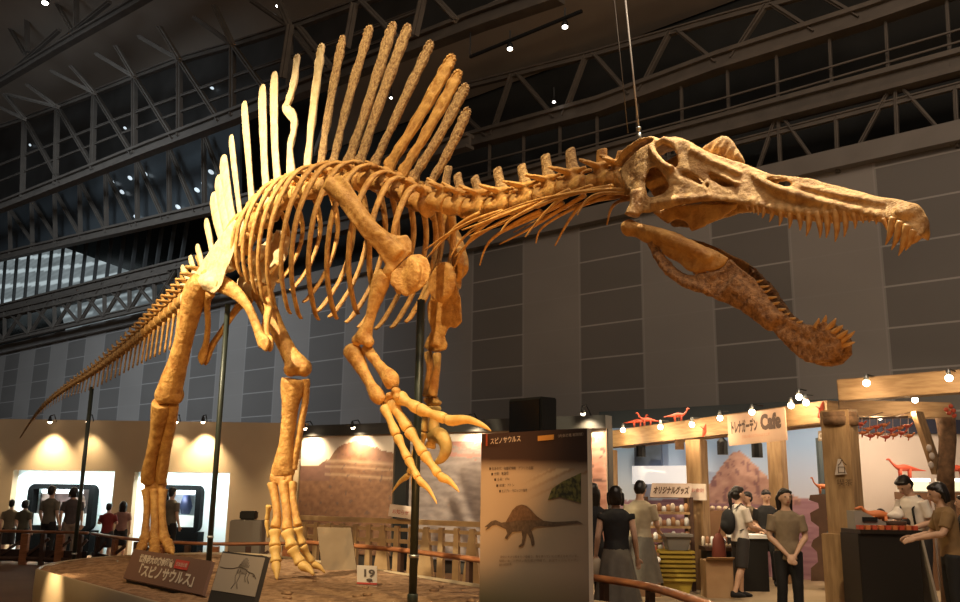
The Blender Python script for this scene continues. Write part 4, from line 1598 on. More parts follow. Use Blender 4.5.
pole(228, 304, 12.1, 'dark pole holding the pelvis between the hind legs', .037, None)
pole(421, 300, 9.35, 'dark pole holding the chest, right of the long claw', .042, None)
pole(92, 387, 15.35, 'thin dark pole holding the tail', .034, 0.0)
t = thing('hanging_wire', 'pale steel wire from the roof to the back of the skull', 'wire', P(640, 141, 7.1))
a, b = P(640, 141, 7.1), P(624, -14, 7.1)
m = MB()
m.tube([a, b], .008, n=6)
m.build('wire', mat('wire', (.5, .46, .42), None, .4), t)
m = MB()
m.tube([a, a + (b - a) * .05], .018, n=8)
m.tube([a + (b - a) * .07, a + (b - a) * .085], .022, n=8)
m.build('turnbuckle', mat('zinc', (.4, .4, .38)), t)
m = MB()
m.tube([P(628, 133, 7.05), P(613, -14, 7.05)], .004, n=6)
props(m.build('hanging_wire', STEEL, None), 'thin dark wire beside the pale wire above the skull', 'wire')

# ------------------------------------------------------------------ signs on the sand
def quad_frame(bl, br, tl):
    X, Y = br - bl, tl - bl
    return X, Y, X.cross(Y).normalized()


BROWN = mat('sign_brown', (.16, .085, .06), None, .6)
# title board
bl, br = P(123, 578, 10.9), P(202, 595, 9.55)
tl, tr = P(134, 549, 11.1), P(212, 561, 9.75)
tl = tl + (tr - tl - (br - bl)) * .5
X, Y, Nn = quad_frame(bl, br, tl)
if Nn.dot(CAM - bl) < 0:
    Nn = -Nn
t = thing('title_board', 'brown tilted title board with pale lettering lying at the sand front', 'sign', (bl + br) / 2)
m = MB()
m.prism([bl, br, br + Y, bl + Y], -Nn * .04)
m.build('board', BROWN, t, False)
PALE = mat('sign_pale', (.55, .45, .36), None, .6)
o_ = bl + Nn * .006
fit_text('「スピノサウルス」', X.length * .68, Y.length * .42, PALE, t, o_ + X * .13 + Y * .2, X, Y, 'title_lettering', .006)
fit_text('世界最大の肉食恐竜', X.length * .44, Y.length * .27, PALE, t, o_ + X * .13 + Y * .63, X, Y, 'heading_lettering', .005)
m = MB()
m.prism([o_ + X * .6 + Y * .6, o_ + X * .76 + Y * .6, o_ + X * .76 + Y * .88, o_ + X * .6 + Y * .88], Nn * .004)
m.build('red_patch', mat('patch_red', (.42, .05, .035), None, .5), t, False)
fit_text('日本初公開', X.length * .13, Y.length * .14, PALE, t, o_ + Nn * .006 + X * .615 + Y * .69, X, Y, 'patch_lettering')
m = MB()
m.prism([bl - Nn * .05, br - Nn * .05, br - Nn * .05 - UP * .2, bl - Nn * .05 - UP * .2], -Nn * .05)
m.build('stand', BLACK, t, False)

# grey panel with skeleton drawing
bl, br, tl = P(212, 590, 9.0), P(255, 597, 8.6), P(223, 553, 9.2)
X, Y, Nn = quad_frame(bl, br, tl)
if Nn.dot(CAM - bl) < 0:
    Nn = -Nn
t = thing('information_panel', 'slanted grey panel with a small skeleton drawing, right of the title board', 'sign', bl)
m = MB()
e = Y * -.35
m.prism([bl + e - X * .02, br + e + X * .02, br + Y * 1.05 + X * .02, bl + Y * 1.05 - X * .02], -Nn * .05)
m.build('board', mat('panel_dark', (.03, .024, .02), None, .5), t, False)
m = MB()
m.prism([bl, br, br + Y, bl + Y], Nn * .006)
m.build('sheet', mat('panel_grey', (.30, .24, .19), None, .6), t, False)
DK = mat('drawing_ink', (.09, .065, .05), None, .7)
m = MB()
o_ = bl + Nn * .008
dr = [(.04, .62), (.18, .60), (.36, .62), (.5, .68), (.62, .66), (.74, .58), (.86, .55), (.93, .44)]
m.tube([o_ + X * a + Y * b for a, b in dr], .006, .002, Nn, 6)
for i in range(9):
    u = .48 + i * .026
    m.tube([o_ + X * u + Y * .68, o_ + X * (u + .02) + Y * (.68 + .26 * sin(PI * (i + 1) / 10))], .005, .002, Nn, 5)
    m.tube([o_ + X * u + Y * .66, o_ + X * (u - .01) + Y * .5], .004, .002, Nn, 5)
for q in ([(.5, .62), (.46, .42), (.5, .26), (.44, .1)], [(.54, .62), (.56, .44), (.53, .28), (.58, .12)], [(.76, .56), (.74, .42), (.8, .3)], [(.7, .56), (.68, .44), (.72, .32)], [(.86, .55), (.9, .5), (.84, .5)]):
    m.tube([o_ + X * a + Y * b for a, b in q], .006, .002, Nn, 5)
m.build('drawing', DK, t)
m = MB()
m.bar((bl + br) / 2 - Nn * .06, V((((bl + br) / 2).x, ((bl + br) / 2).y + .1, Z0 - .03)), .05)
m.build('stand', BLACK, t, False)

# plain grey panel at the back edge
bl, br, tl = G(322, 571, Z0 - .02), G(357, 574, Z0 - .02), None
br = V((br.x, bl.y - .15, bl.z))
br = P(357, 572, bl.y - .1)
tl = P(317, 527, bl.y + .25)
X, Y, Nn = quad_frame(bl, br, tl)
if Nn.dot(CAM - bl) < 0:
    Nn = -Nn
t = thing('blank_panel', 'plain grey upright panel behind the left foot', 'panel', bl)
m = MB()
m.prism([bl, br, br + Y, bl + Y], -Nn * .03)
m.build('sheet', mat('panel_taupe', (.16, .112, .07), (.19, .135, .085), .95, 3, spec=.05), t, False)
m = MB()
m.bar((bl + br) / 2 + Y * .5 - Nn * .04, (bl + br) / 2 - Nn * .45, .03)
m.build('strut', BLACK, t, False)
# number card
bl = G(357, 584, Z0 + .01)
br = P(377, 585, bl.y - .02)
tl = P(357, 565, bl.y + .06)
X, Y, Nn = quad_frame(bl, br, tl)
if Nn.dot(CAM - bl) < 0:
    Nn = -Nn
t = thing('number_card', 'small white card reading 19 standing in the sand', 'card', bl)
m = MB()
m.prism([bl - UP * .02, br - UP * .02, br + Y, bl + Y], -Nn * .015)
m.build('card', mat('card_white', (.6, .52, .44), None, .6), t, False)
fit_text('19', X.length * .5, Y.length * .52, DK, t, bl + Nn * .004 + X * .25 + Y * .42, X, Y, 'number_lettering', .004)
m = MB()
m.prism([bl + Nn * .003, br + Nn * .003, br + Y * .1 + Nn * .003, bl + Y * .1 + Nn * .003], Nn * .003)
m.build('red_strip', mat('patch_red', (.42, .05, .035)), t, False)
m = MB()
m.ell(bl + X * .63 + Y * .24 + Nn * .005, (X.length * .16, .004, Y.length * .08), (X.normalized(), Nn, Y.normalized()))
m.build('ink_blot', DK, t)

# ------------------------------------------------------------------ standing poster and the monitor behind it
pl, pr = P(481, 489, 7.9), P(588, 489, 6.95)
PX = V((pr.x - pl.x, pr.y - pl.y, 0))
PN = V((PX.y, -PX.x, 0)).normalized()


def postP(px, py, off=.004):
    return on_plane(px, py, pl + PN * off, PN)


PT, PB = postP(481, 434).z, .22
a = V((pl.x, pl.y, PB))
t = thing('poster_stand', 'tall free-standing poster with a dinosaur drawing and Japanese title', 'poster', V((pl.x + PX.x / 2, pl.y + PX.y / 2, 0)))
m = MB()
m.prism([a, a + PX, a + PX + UP * (PT - PB), a + UP * (PT - PB)], -PN * .05)
m.build('board', mat('poster_edge', (.6, .52, .42), None, .5), t, False)


def poster_fn(u, v):
    c = mix((.36, .28, .215), (.42, .33, .255), .5 + .3 * fbm(u * 2, v * 3))
    h = .885 - .02 * u
    if v > h:
        c = (.030, .012, .009)
    elif v > h - .06:
        c = mix(c, (.05, .02, .013), ((v - h + .06) / .06) ** 1.2)
    if v < .42:
        c = mix(c, (.085, .075, .025), ((.42 - v) / .2))
    s = v - .60 - .22 * u
    if u > .4 and .0 < s < .09 and v < h - .03:
        k = (u - .4) / .6
        if (s * 70) % 2.6 < .7:
            c = mix(c, (.26, .15, .08), .8 * k)
        elif s > .05:
            c = mix(c, (.62, .5, .36), .7 * k)
    return c


printed('print', a, PX, UP * (PT - PB), 60, 120, poster_fn, t, .003 if PX.cross(UP).dot(PN) > 0 else -.003)
INK = mat('poster_ink', (.06, .035, .025), None, .7)
m = MB()
q = [(548, 500), (552, 489), (562, 482), (581, 473), (581, 503), (560, 497)]
m.prism([postP(x, y, .005) for x, y in q], PN * .003)
m.build('leaf_photo', mat('leaf_photo', (.03, .032, .022), (.15, .145, .05), .6, 22, lo=.42, hi=.6), t, False)


def art(pts, mt, name, off=.006, sc=3.9625, ox=480, oy=450):
    mm_ = MB()
    P2 = [V((ox + x / sc, oy + y / sc)) for x, y in pts]
    mm_.plate([(p.x, p.y) for p in P2], [], lambda x, y, s: postP(x, y, off + (.002 if s else 0)), 2.0)
    return mm_.build(name, mt, t, False)


SILB = [(18, 305), (30, 295), (45, 282), (62, 278), (85, 288), (110, 284), (150, 278), (200, 276), (250, 280), (290, 285), (340, 283), (385, 280), (408, 292), (380, 290), (340, 294), (290, 300), (240, 303), (215, 307), (203, 318), (212, 345), (216, 374), (205, 380), (199, 352), (185, 327), (180, 352), (173, 378), (158, 386), (151, 381), (165, 370), (168, 345), (164, 322), (140, 324), (128, 326), (116, 340), (107, 354), (97, 350), (108, 330), (102, 314), (85, 306), (65, 297), (48, 300), (34, 312), (21, 318), (30, 304)]
art(SILB, mat('poster_dino', (.075, .05, .035), (.13, .09, .065), .7, 30), 'dinosaur_drawing')
art([(100, 288), (115, 262), (128, 238), (145, 222), (165, 216), (185, 222), (205, 240), (225, 262), (252, 280), (200, 277), (150, 279)], mat('poster_sail', (.11, .06, .035), (.17, .1, .06), .7, 30), 'sail_drawing', .0065)


def ptext(s, x, y, x2, y2, h, mt, name):
    """poster line from (x, y) to (x2, y2) in the picture, h pixels tall"""
    o, e = postP(x, y, .007), postP(x2, y2, .007)
    up = postP(x, y - h, .007)
    fit_text(s, (e - o).length, (up - o).length * 1.15, mt, t, o, e - o, UP, name)


PW = mat('poster_white', (.72, .6, .5), None, .6)
ptext('スピノサウルス', 490, 444, 520, 441, 6, PW, 'title_lettering')
ptext('（肉食恐竜 獣脚類）', 556, 437.5, 581, 435.5, 3, mat('poster_dim', (.4, .31, .25), None, .6), 'subtitle_lettering')
m = MB()
m.prism([postP(538, 441, .006), postP(554, 439.5, .006), postP(554, 434.5, .006), postP(538, 436, .006)], PN * .003)
m.build('orange_tag', mat('tag_orange', (.55, .26, .06), None, .6), t, False)
m = MB()
m.prism([postP(486, 446, .006), postP(487.5, 446, .006), postP(487.5, 434, .006), postP(486, 434, .006)], PN * .003)
m.build('red_rule', mat('rule_red', (.3, .06, .03), None, .6), t, False)
for s_, x, y, x2 in (('■ 生息年代：白亜紀後期　アフリカ北部', 489, 470, 533), ('■ 分類：竜盤目', 491, 475.5, 508), ('■ 全長：17m', 494, 481, 509), ('■ 体重：7トン', 496, 487, 514), ('■ エジプト・モロッコで発見', 499, 492.5, 527)):
    ptext(s_, x, y, x2, y - .8, 3.0, INK, 'text_lettering')
DIM = mat('poster_brown_ink', (.2, .13, .085), None, .7)
for k, (s_, x, x2) in enumerate((('背中に大きな帆をもつ恐竜で、魚を食べていたと考えられている。', 500, 578), ('細長いあごと円すい形の歯が特徴で、水辺でくらしていた。', 499, 578), ('最大の肉食恐竜。', 499, 512))):
    ptext(s_, x, 558 + k * 4.0, x2, 557 + k * 4.0, 2.4, DIM, 'text_lettering')
m = MB()
for u in (.12, .88):
    c = a + PX * u
    m.box((c.x, c.y, .03), (.05, .5, .06), (PX.normalized(), PN, UP))
    m.bar(V((c.x, c.y, .03)) - PN * .03, V((c.x, c.y, .6)) - PN * .08, .04)
m.build('stand', BLACK, t, False)

t = thing('monitor', 'black boxy monitor on a post behind the poster', 'monitor', P(532, 560, 8.6) * 1)
c = P(532.5, 417, 8.7)
X = PX.normalized()
m = MB()
m.box(c, (.46, .22, .36), (X, PN, UP))
m.build('cabinet', BLACK, t, False, bevel=.012)
m = MB()
m.box(c + PN * .112, (.42, .01, .31), (X, PN, UP))
m.build('screen', mat('screen_off', (.004, .004, .005), None, .25), t, False)
m = MB()
m.bar(c - UP * .18, V((c.x, c.y, .02)), .06)
m.box((c.x, c.y, .02), (.5, .5, .04))
m.build('post', BLACK, t, False)

# ------------------------------------------------------------------ railings round the platform
ZR = .66


def railing(pts, label, posts, panel, hw=.055, pm=None):
    w3 = [V(q) for q in pts]
    t = thing('wooden_railing', label, 'railing', (w3[0].x, w3[0].y, 0))
    cvp = [V(q[:3]) for q in smoothpath([tuple(p) for p in w3], 8)]
    m = MB()
    m.tube(cvp, hw, hw * .55, None, 10) if False else m.tube(cvp, [hw] * len(cvp), [hw * .6] * len(cvp), UP.cross(cvp[1] - cvp[0]), 10)
    m.build('handrail', WOOD_RED, t)
    m = MB()
    low = [p - UP * (ZR - .12) for p in cvp]
    m.tube(low, [.03] * len(low), [.04] * len(low), None, 8)
    m.build('lower_rail', WOOD_DK, t)
    n = len(cvp)
    for k in range(posts):
        i = int((k + .5) * (n - 1) / posts)
        p = cvp[i]
        d = (cvp[min(i + 1, n - 1)] - cvp[i - 1]).normalized()
        m = MB()
        m.box((p.x, p.y, ZR / 2 - .02), (.16 if panel and k % 2 else .09, .07, ZR - .04), (d, UP.cross(d), UP))
        m.build('post', WOOD_RED if panel and k % 2 else WOOD_DK, t, False)
    if panel:
        for i in range(0, n - 3, 4):
            p, q = cvp[i], cvp[min(i + 4, n - 1)]
            m = MB()
            m.bar(V((p.x, p.y, .14)), V((q.x, q.y, ZR * .8)), .035, .05)
            m.build('brace', WOOD_DK, t, False)
            m = MB()
            m.prism([V((p.x, p.y, .06)) + V((0, .04, 0)), V((q.x, q.y, .06)) + V((0, .04, 0)), V((q.x, q.y, ZR * .45)) + V((0, .04, 0)), V((p.x, p.y, ZR * .45)) + V((0, .04, 0))], V((0, .02, 0)))
            m.build('panel', mat('rail_panel', (.03, .014, .009), None, .6), t, False)
    return t


railing([G(-60, 531, ZR), G(0, 531, ZR), G(50, 532, ZR), G(88, 533, ZR)], 'reddish wooden railing in front of the wide niche', 7, True, .05)
railing([G(93, 533.5, ZR), G(126, 538.5, ZR), G(175, 542.5, ZR), G(230, 544, ZR), G(300, 543, ZR)], 'reddish wooden railing curving behind the right hind foot', 8, True, .05)
railing([G(302, 542, ZR), G(390, 549, ZR), G(480, 560, ZR), G(545, 569, ZR), G(590, 577, ZR), G(650, 587, ZR), G(705, 604, ZR), G(735, 616, ZR)], 'curving wooden handrail from the murals past the poster to the cafe', 9, False, .068)

# low timber barrier in front of the murals
t = thing('timber_barrier', 'low yellowish timber barrier with short posts in front of the murals', 'barrier', murP(390, 500, 2.0))
ba, bb = murP(300, 520, 1.6), murP(482, 524, 1.6)
zt = murP(390, 521, 1.6).z
D_ = V((bb.x - ba.x, bb.y - ba.y, 0))
YW = mat('barrier_wood', (.30, .185, .085), (.42, .27, .135), .6, 3)
for z_, wd in ((zt, .09), (zt - .15, .06), (zt - .36, .07)):
    m = MB()
    m.bar(V((ba.x, ba.y, z_)), V((ba.x, ba.y, z_)) + D_, .10, wd)
    m.build('rail', YW, t, False)
for i in range(13):
    p = V((ba.x, ba.y, 0)) + D_ * ((i + .5) / 13)
    m = MB()
    dx = .12 if i % 3 == 0 else 0
    m.prism([p + MD * (-.07 - dx), p + MD * (.07 + dx), p + MD * .045 + UP * (zt - .08), p - MD * .045 + UP * (zt - .08)], MN * .08)
    m.build('post', YW, t, False)
m = MB()
a_, b_, c_ = murP(388, 516, 1.8), murP(411, 519, 1.8), murP(390, 504, 1.8)
m.prism([a_, b_, b_ + (c_ - a_), c_], -MN * .02)
card = m.build('notice_card', mat('notice_white', (.62, .5, .42), None, .6), None, False)
props(card, 'small tilted white notice with red writing above the barrier', 'notice')
fit_text('お知らせ', (b_ - a_).length * .7, (c_ - a_).length * .4, mat('patch_red', (.42, .05, .035)), card, a_ + MN * .006 + (b_ - a_) * .15 + (c_ - a_) * .3, b_ - a_, c_ - a_, 'red_lettering')
t = thing('equipment_box', 'grey equipment box with a black top by the beige wall behind the foot', 'box', P(248, 540, 17.5) * 1)
c = P(248, 528, 17.5)
m = MB()
m.box((c.x, c.y, c.z - .4), (.62, .4, 1.1))
m.build('body', mat('box_grey', (.2, .17, .14), None, .6), t, False, bevel=.02)
m = MB()
m.box((c.x, c.y, c.z + .24), (.3, .25, .16))
m.build('top_box', BLACK, t, False, bevel=.02)
# ------------------------------------------------------------------ cafe and shop on the right
CB0 = P(640, 480, 20.4)


def cafP(px, py, off=0.0):
    return on_plane(px, py, CB0 + WN * off, WN)


# rear wall with mesa picture and dark band on top
q0, q1 = cafP(600, 480), cafP(846, 480)
cz1 = cafP(650, 427).z
cz2 = cafP(650, 409).z
a, b = V((q0.x, q0.y, 0)), V((q1.x, q1.y, 0))
mb = MB()
mb.prism([a, b, b + UP * cz2, a + UP * cz2], -WN * .25)
struct(mb.build('wall_cafe', mat('cafe_band', (.045, .056, .062), (.06, .072, .078), .6, .6), None, False))


PYR = [(x, cafP(x, y).z / cz1) for x, y in ((600, 500), (660, 500), (697, 497), (710, 484), (722, 468), (737, 451), (743, 451), (756, 464), (770, 478), (785, 492), (800, 498), (812, 500), (846, 500))]
PXT = [((cafP(x, 480) - CB0).dot(WD), x) for x in range(846, 596, -10)]
PU0, PU1 = PXT[-1][0], PXT[0][0]


def pyramid_print(u, v):
    c_ = (a - V((CB0.x, CB0.y, 0))).dot(WD) * (1 - u) + (b - V((CB0.x, CB0.y, 0))).dot(WD) * u
    x = interp(c_, PXT) if PXT[0][0] < PXT[-1][0] else interp(c_, PXT[::-1])
    prof = interp(x, PYR)
    n = fbm(u * 30, v * 24)
    if v > prof + .01 * n:
        return mix((.60, .62, .74), (.30, .44, .70), (v - PYR[0][1]) * 2.6)
    if 697 < x < 800 and v > PYR[0][1]:
        c = mix((.40, .20, .17), (.62, .38, .30), .5 + .6 * n)
        if fbm(u * 40, v * 12, 4, 3) > .25:
            c = mix(c, (.20, .09, .11), .7)
        return c
    return mix((.26, .12, .17), (.42, .24, .27), .5 + .7 * fbm(u * 8, v * 40))


t = thing('picture_wall_print', 'large printed backdrop of a pink pyramid mountain under blue sky in the cafe', 'backdrop', a + WN * .03)
m = MB()
aa, bb = a + WN * .06, b + WN * .06
m.prism([aa, bb, bb + UP * cz1, aa + UP * cz1], -WN * .04)
m.build('board', BEIGE, t, False)
zz = .9
printed('print', aa + UP * 0.0, bb - aa, UP * cz1, 130, 90, lambda u, v: pyramid_print(u, v), t, .004 if (bb - aa).cross(UP).dot(WN) > 0 else -.004)

# right rear wall
YR = 17.2
x0, x1 = P(846, 480, YR).x, P(1000, 480, YR).x
mb = MB()
zt_ = P(880, 424, YR).z
mb.box(((x0 + x1) / 2, YR + .1, zt_ / 2), (x1 - x0, .2, zt_))
struct(mb.build('wall_shop', mat('shop_wall', (.50, .42, .37), (.55, .47, .41), .7, 1), None, False))
mb = MB()
za, zb = P(880, 433, YR).z, P(880, 419, YR).z
mb.box(((x0 + x1) / 2, YR - .03, (za + zb) / 2), (x1 - x0, .1, zb - za))
struct(mb.build('trim_4', mat('navy_band', (.02, .022, .04), None, .6), None, False))


mb = MB()
fq = [(1.9, 8.6), (3.0, 5.5), (14, 5.5), (14, 17), (9, 20), (2.2, 22.5), (1.6, 17.5), (2.0, 13)]
mb.prism([V((x, y, .001)) for x, y in fq], UP * .004)
struct(mb.build('floor_cafe', mat('cafe_floor', (.30, .22, .13), (.36, .265, .165), .6, 1.2, spec=.2), None, False))


# timber frame
def post(px, d, z0, z1, wd, label, mt=TIMBER, px2=None):
    p = P(px, 490, d)
    t = thing('timber_post', label, 'post', (p.x, p.y, z0))
    X = WD
    m = MB()
    m.box((p.x, p.y, (z0 + z1) / 2), (wd, wd, z1 - z0), (X, WN, UP))
    m.build('shaft', mt, t, False, bevel=.012)
    return t, p


pA, pB = P(601, 441, 18.4), P(849, 409.5, 13.2)
pB = pA.lerp(pB, .955)


def bz(px):
    """depth of the long beam where it crosses picture column px"""
    lo_, hi_ = 0.0, 1.0
    for _ in range(30):
        md_ = (lo_ + hi_) / 2
        p = pA.lerp(pB, md_) - CAM
        if 480 + F * p.dot(RV) / p.dot(F0) < px:
            lo_ = md_
        else:
            hi_ = md_
    return pA.lerp(pB, lo_).y


def beam_z(px):
    return interp(bz(px), [(pB.y, pB.z), (pA.y, pA.z)])


t = thing('timber_beam', 'long timber beam over the shop front carrying a row of lamps', 'beam', pA)
m = MB()
m.bar(pA, pB, .26, .33)
m.build('beam', TIMBER_H, t, False, bevel=.012)
m = MB()
m.bar(pA - WN * .9, pB - WN * .9, .2, .22)
m.build('rear_beam', TIMBER_H, t, False, bevel=.01)
post(608, bz(608), 0, beam_z(608) - .2, .30, 'timber post at the left end of the shop front beside the pink rocks')
tt, p698 = post(698, bz(698), 0, beam_z(698) - .2, .29, 'slim timber post behind the souvenir rack')
for py in (475, 492):
    pass
post(779, 17.2, 0, P(779, 430, 17.2).z, .28, 'timber post behind the standing woman')
zt3 = P(843, 392, 13.2).z
t, p843 = post(844, 13.0, 0, zt3 - .3, .40, 'thick timber post in front of the black counter')
m = MB()
for z_ in (P(843, 423, 13.2).z, P(843, 418, 13.2).z):
    m.tube([V((p843.x, p843.y, z_ - .06)), V((p843.x, p843.y, z_ + .06))], [.26, .27], n=14)
m.build('bark_band', BARK, t, True, None, 0, 0, .02, 8)
m = MB()
m.box((p843.x - .16, p843.y - .02, .55), (.30, .38, 1.1), (WD, WN, UP))
m.build('base_block', TIMBER, t, False, bevel=.01)
# writing on the thick post
Xp = -WD
wz = P(843, 470, 13.0)
for k, (s_, py, h) in enumerate((('入', 462, .13), ('口', 470, .12), ('喫茶', 482, .10))):
    o_ = on_plane(837, py + 3, V((p843.x, p843.y, 0)) + WN * .245, WN)
    text(s_, h, mat('post_ink', (.07, .035, .015), None, .8), t, o_, Xp, UP, 'post_lettering', 1.1)
m = MB()
q = [on_plane(x, y, V((p843.x, p843.y, 0)) + WN * .23, WN) for x, y in ((835, 475), (838, 459), (841, 459), (847, 474))]
m.prism(q, WN * .008)
m.build('paper_flag', mat('paper', (.5, .42, .36), None, .8), t, False)
# second, nearer beam
qA, qB = P(840, 391, 13.0), P(1040, 375.8, 11.5)
t = thing('timber_beam', 'upper timber beam at the right edge above the black counter', 'beam', qA)
m = MB()
m.bar(qA, qB, .3, .31)
m.build('beam', TIMBER_H, t, False, bevel=.012)
t = thing('timber_beam', 'shaded lower timber beam behind the upper beam at the right edge', 'beam', P(842, 408, 15))
m = MB()
m.bar(P(838, 408, 15), P(950, 411, 14.6), .26, .26)
m.build('beam', TIMBER_H, t, False, bevel=.012)
t = thing('timber_brace', 'slanting timber board leaning beside the tree trunk at the right edge', 'brace', P(938, 480, 14))
m = MB()
m.bar(P(917, 412, 14.2), P(938, 474, 14.0), .24, .08)
m.build('board', TIMBER, t, False)
m = MB()
tr = [(945, 500), (946, 470), (947, 440), (945, 418)]
m.tube([P(x, y, 13.8) for x, y in tr], [.14, .13, .12, .14], n=12)
pT = P(945, 500, 13.8)
m.tube([V((pT.x, pT.y, 0)), pT], [.17, .14], n=12)
t = m.build('tree_trunk', BARK, None, True, None, 0, 0, .03, 5)
props(t, 'dark brown tree trunk standing at the right edge behind the shoppers', 'tree trunk')
for x, y in ((929, 448), (932, 456), (931, 465)):
    m = MB()
    p = P(x, y, 13.87)
    m.ell(p, (.045, .03, .055))
    props(m.build('tag', mat('paper', (.5, .42, .36))), 'small pale tag pinned to the slanting board', 'tag', 'pale tags on the slanting board')

# cafe banner
bl, br, tl = P(729, 446, bz(728) - .30), P(787, 440, bz(787) - .30), P(727, 415.5, bz(728) - .30)
X, Y, Nn = quad_frame(bl, br, tl)
if Nn.dot(CAM - bl) < 0:
    Nn = -Nn
t = thing('banner', 'pale pink cafe banner hanging from the beam', 'banner', bl)
m = MB()
m.prism([bl, br, br + Y, bl + Y], -Nn * .02)
m.build('cloth', mat('banner_pink', (.50, .32, .225), (.54, .36, .25), .7, 3), t, False)
for u_ in (.04, .96):
    m = MB()
    m.bar(bl + X * u_ + Y * .95 - Nn * .02, bl + X * u_ + Y * .95 - Nn * .02 - WN * .2, .015)
    m.build('cord', BLACK, t, False)
BI = mat('banner_ink', (.09, .05, .035), None, .7)
fit_text('トレナガーデン', X.length * .46, Y.length * .42, BI, t, bl + Nn * .006 + X * .05 + Y * .42, X, Y, 'name_lettering', .012)
fit_text('Cafe', X.length * .32, Y.length * .62, BI, t, bl + Nn * .006 + X * .59 + Y * .42, X, Y, 'cafe_lettering', .02)
fit_text('恐竜の森のカフェへようこそ', X.length * .48, Y.length * .11, mat('banner_red', (.5, .2, .12), None, .7), t, bl + Nn * .006 + X * .25 + Y * .2, X, Y, 'small_lettering')
# small CAFE board
bl, br, tl = P(818, 441, 13.8), P(832, 440, 13.6), P(818, 431, 13.8)
X, Y, Nn = quad_frame(bl, br, tl)
if Nn.dot(CAM - bl) < 0:
    Nn = -Nn
t = thing('signboard', 'small pale board with raised CAFE letters left of the thick post', 'sign', bl)
m = MB()
m.prism([bl, br, br + Y, bl + Y], -Nn * .03)
m.build('board', mat('board_dim', (.36, .28, .2), None, .7), t, False)
fit_text('CAFE', X.length * .9, Y.length * .8, mat('card_white', (.74, .66, .58)), t, bl + Nn * .005 + X * .05 + Y * .2, X, Y, 'cafe_lettering', .006)
m = MB()
m.bar(bl + X * .5 + Y - Nn * .015, bl + X * .5 + Y + UP * .35 - Nn * .015, .02)
m.build('hanger', BLACK, t, False)
mb = MB()
ta, tb = P(819, 443, 16.5), P(831, 500, 16.5)
mb.box(((ta.x + tb.x) / 2, 16.6, ta.z / 2 + .1), (abs(tb.x - ta.x), .12, ta.z))
props(mb.build('door_panel', mat('teal_panel', (.055, .075, .085), None, .6), None, False), 'dark teal upright panel left of the thick post', 'panel')
mb = MB()
a, b = cafP(636, 470, .3), cafP(663, 470, .3)
z0_, z1_ = cafP(650, 467, .3).z, cafP(650, 438, .3).z
mb.prism([V((a.x, a.y, z0_)), V((b.x, b.y, z0_)), V((b.x, b.y, z1_)), V((a.x, a.y, z1_))], WN * .06)
props(mb.build('screen_panel', mat('slate_panel', (.05, .06, .075), (.12, .16, .26), .5, 1.2), None, False), 'dark slate hanging panel left of the slim post in the shop', 'panel')
mb = MB()
a, b = cafP(634, 470, .5), cafP(692, 470, .5)
z0_, z1_ = cafP(650, 484, .5).z, cafP(650, 466, .5).z
mb.prism([V((a.x, a.y, z0_)), V((b.x, b.y, z0_)), V((b.x, b.y, z1_)), V((a.x, a.y, z1_))], WN * .08)
props(mb.build('menu_board', mat('lit_white', (.8, .8, .8), None, .5, emit=(1, .95, .92), estr=.55), None, False), 'bright white board above the souvenir rack', 'board')


# lamps
def beam_lamp(px, py, d, label, power=22, r=.05, arm=.28):
    p = P(px, py, d)
    t = thing('cafe_lamp', label, 'lamp', p, 'cafe lamps along the beams')
    m = MB()
    m.ell(p, (r, r, r))
    m.build('bulb', GLOW, t)
    m = MB()
    m.tube([p + UP * r * .7, p + UP * r * 1.6, p + UP * r * 2.6], [r * .8, r * .6, r * .35], n=12)
    m.build('socket', mat('zinc', (.4, .4, .38)), t)
    m = MB()
    m.bar(p + UP * r * 2.4, p + UP * r * 2.6 - WN * arm, .02)
    m.build('arm', BLACK, t, False)
    if power:
        point('lamp_light', p - UP * .22 + WN * .22, power * .8, (1, .74, .44), .06)


for px, py, lab, pw in ((623, 430, 'cafe lamp at the left end of the long beam', 24), (660.5, 427, 'cafe lamp on the long beam above the souvenir rack', 28), (692, 424.5, 'cafe lamp on the long beam above the slim post', 24), (720, 418, 'cafe lamp just left of the pink banner', 15), (752, 412, 'cafe lamp hanging in front of the pink banner', 9),
                       (791, 405.5, 'lowest lamp of the cluster right of the banner', 0), (799, 397, 'topmost lamp of the cluster right of the banner', 34), (806, 402.5, 'rightmost lamp of the cluster right of the banner', 0)):
    beam_lamp(px, py, bz(px) - (.5 if px == 752 else .36), lab, pw, .05, .42 if px == 752 else .3)
for px, py, d, lab, pw in ((866.5, 383, 12.4, 'cafe lamp on the upper beam above the red hanging toys', 24), (949, 378, 11.7, 'cafe lamp on the upper beam at the right edge', 24), (915, 400, 14.3, 'cafe lamp under the upper beam near the tree trunk', 30), (880, 417, 15.2, 'cafe lamp lighting the lower beam behind the red toys', 26)):
    beam_lamp(px, py, d, lab, pw, .05, .6)
# unseen area lamps added to brighten the cafe backdrop and shop rear wall
area('shop_fill', (4.6, 16.6, 3.3), (4.6, 16.8, 0), 80, (1, .78, .52), 3, 1)
area('shop_wall_fill', (7.4, 15.6, 3.3), (7.4, 16.6, 1.2), 75, (1, .76, .52), 2, 1)
for px, py, lab in ((641, 450, 'black lantern hanging at the left end of the shop'), (722.5, 447, 'black lantern hanging left of the banner'), (757, 449.5, 'black lantern hanging under the banner')):
    q_ = P(px - 20, 430, bz(max(px - 20, 604))) - WN * .9
    p = P(px, py, q_.y)
    hz = beam_z(max(px - 20, 604)) - .165
    t = thing('lantern', lab, 'lantern', p - UP * .14)
    m = MB()
    m.tube([p - UP * .14, p - UP * .13, p + UP * .1, p + UP * .17], [.1, .1, .1, .03], n=8)
    m.build('body', BLACK, t, False)
    m = MB()
    m.bar(p + UP * .16, V((p.x, p.y, hz)), .015)
    m.build('hook', BLACK, t, False)
p = P(679.5, 444, 16.3)
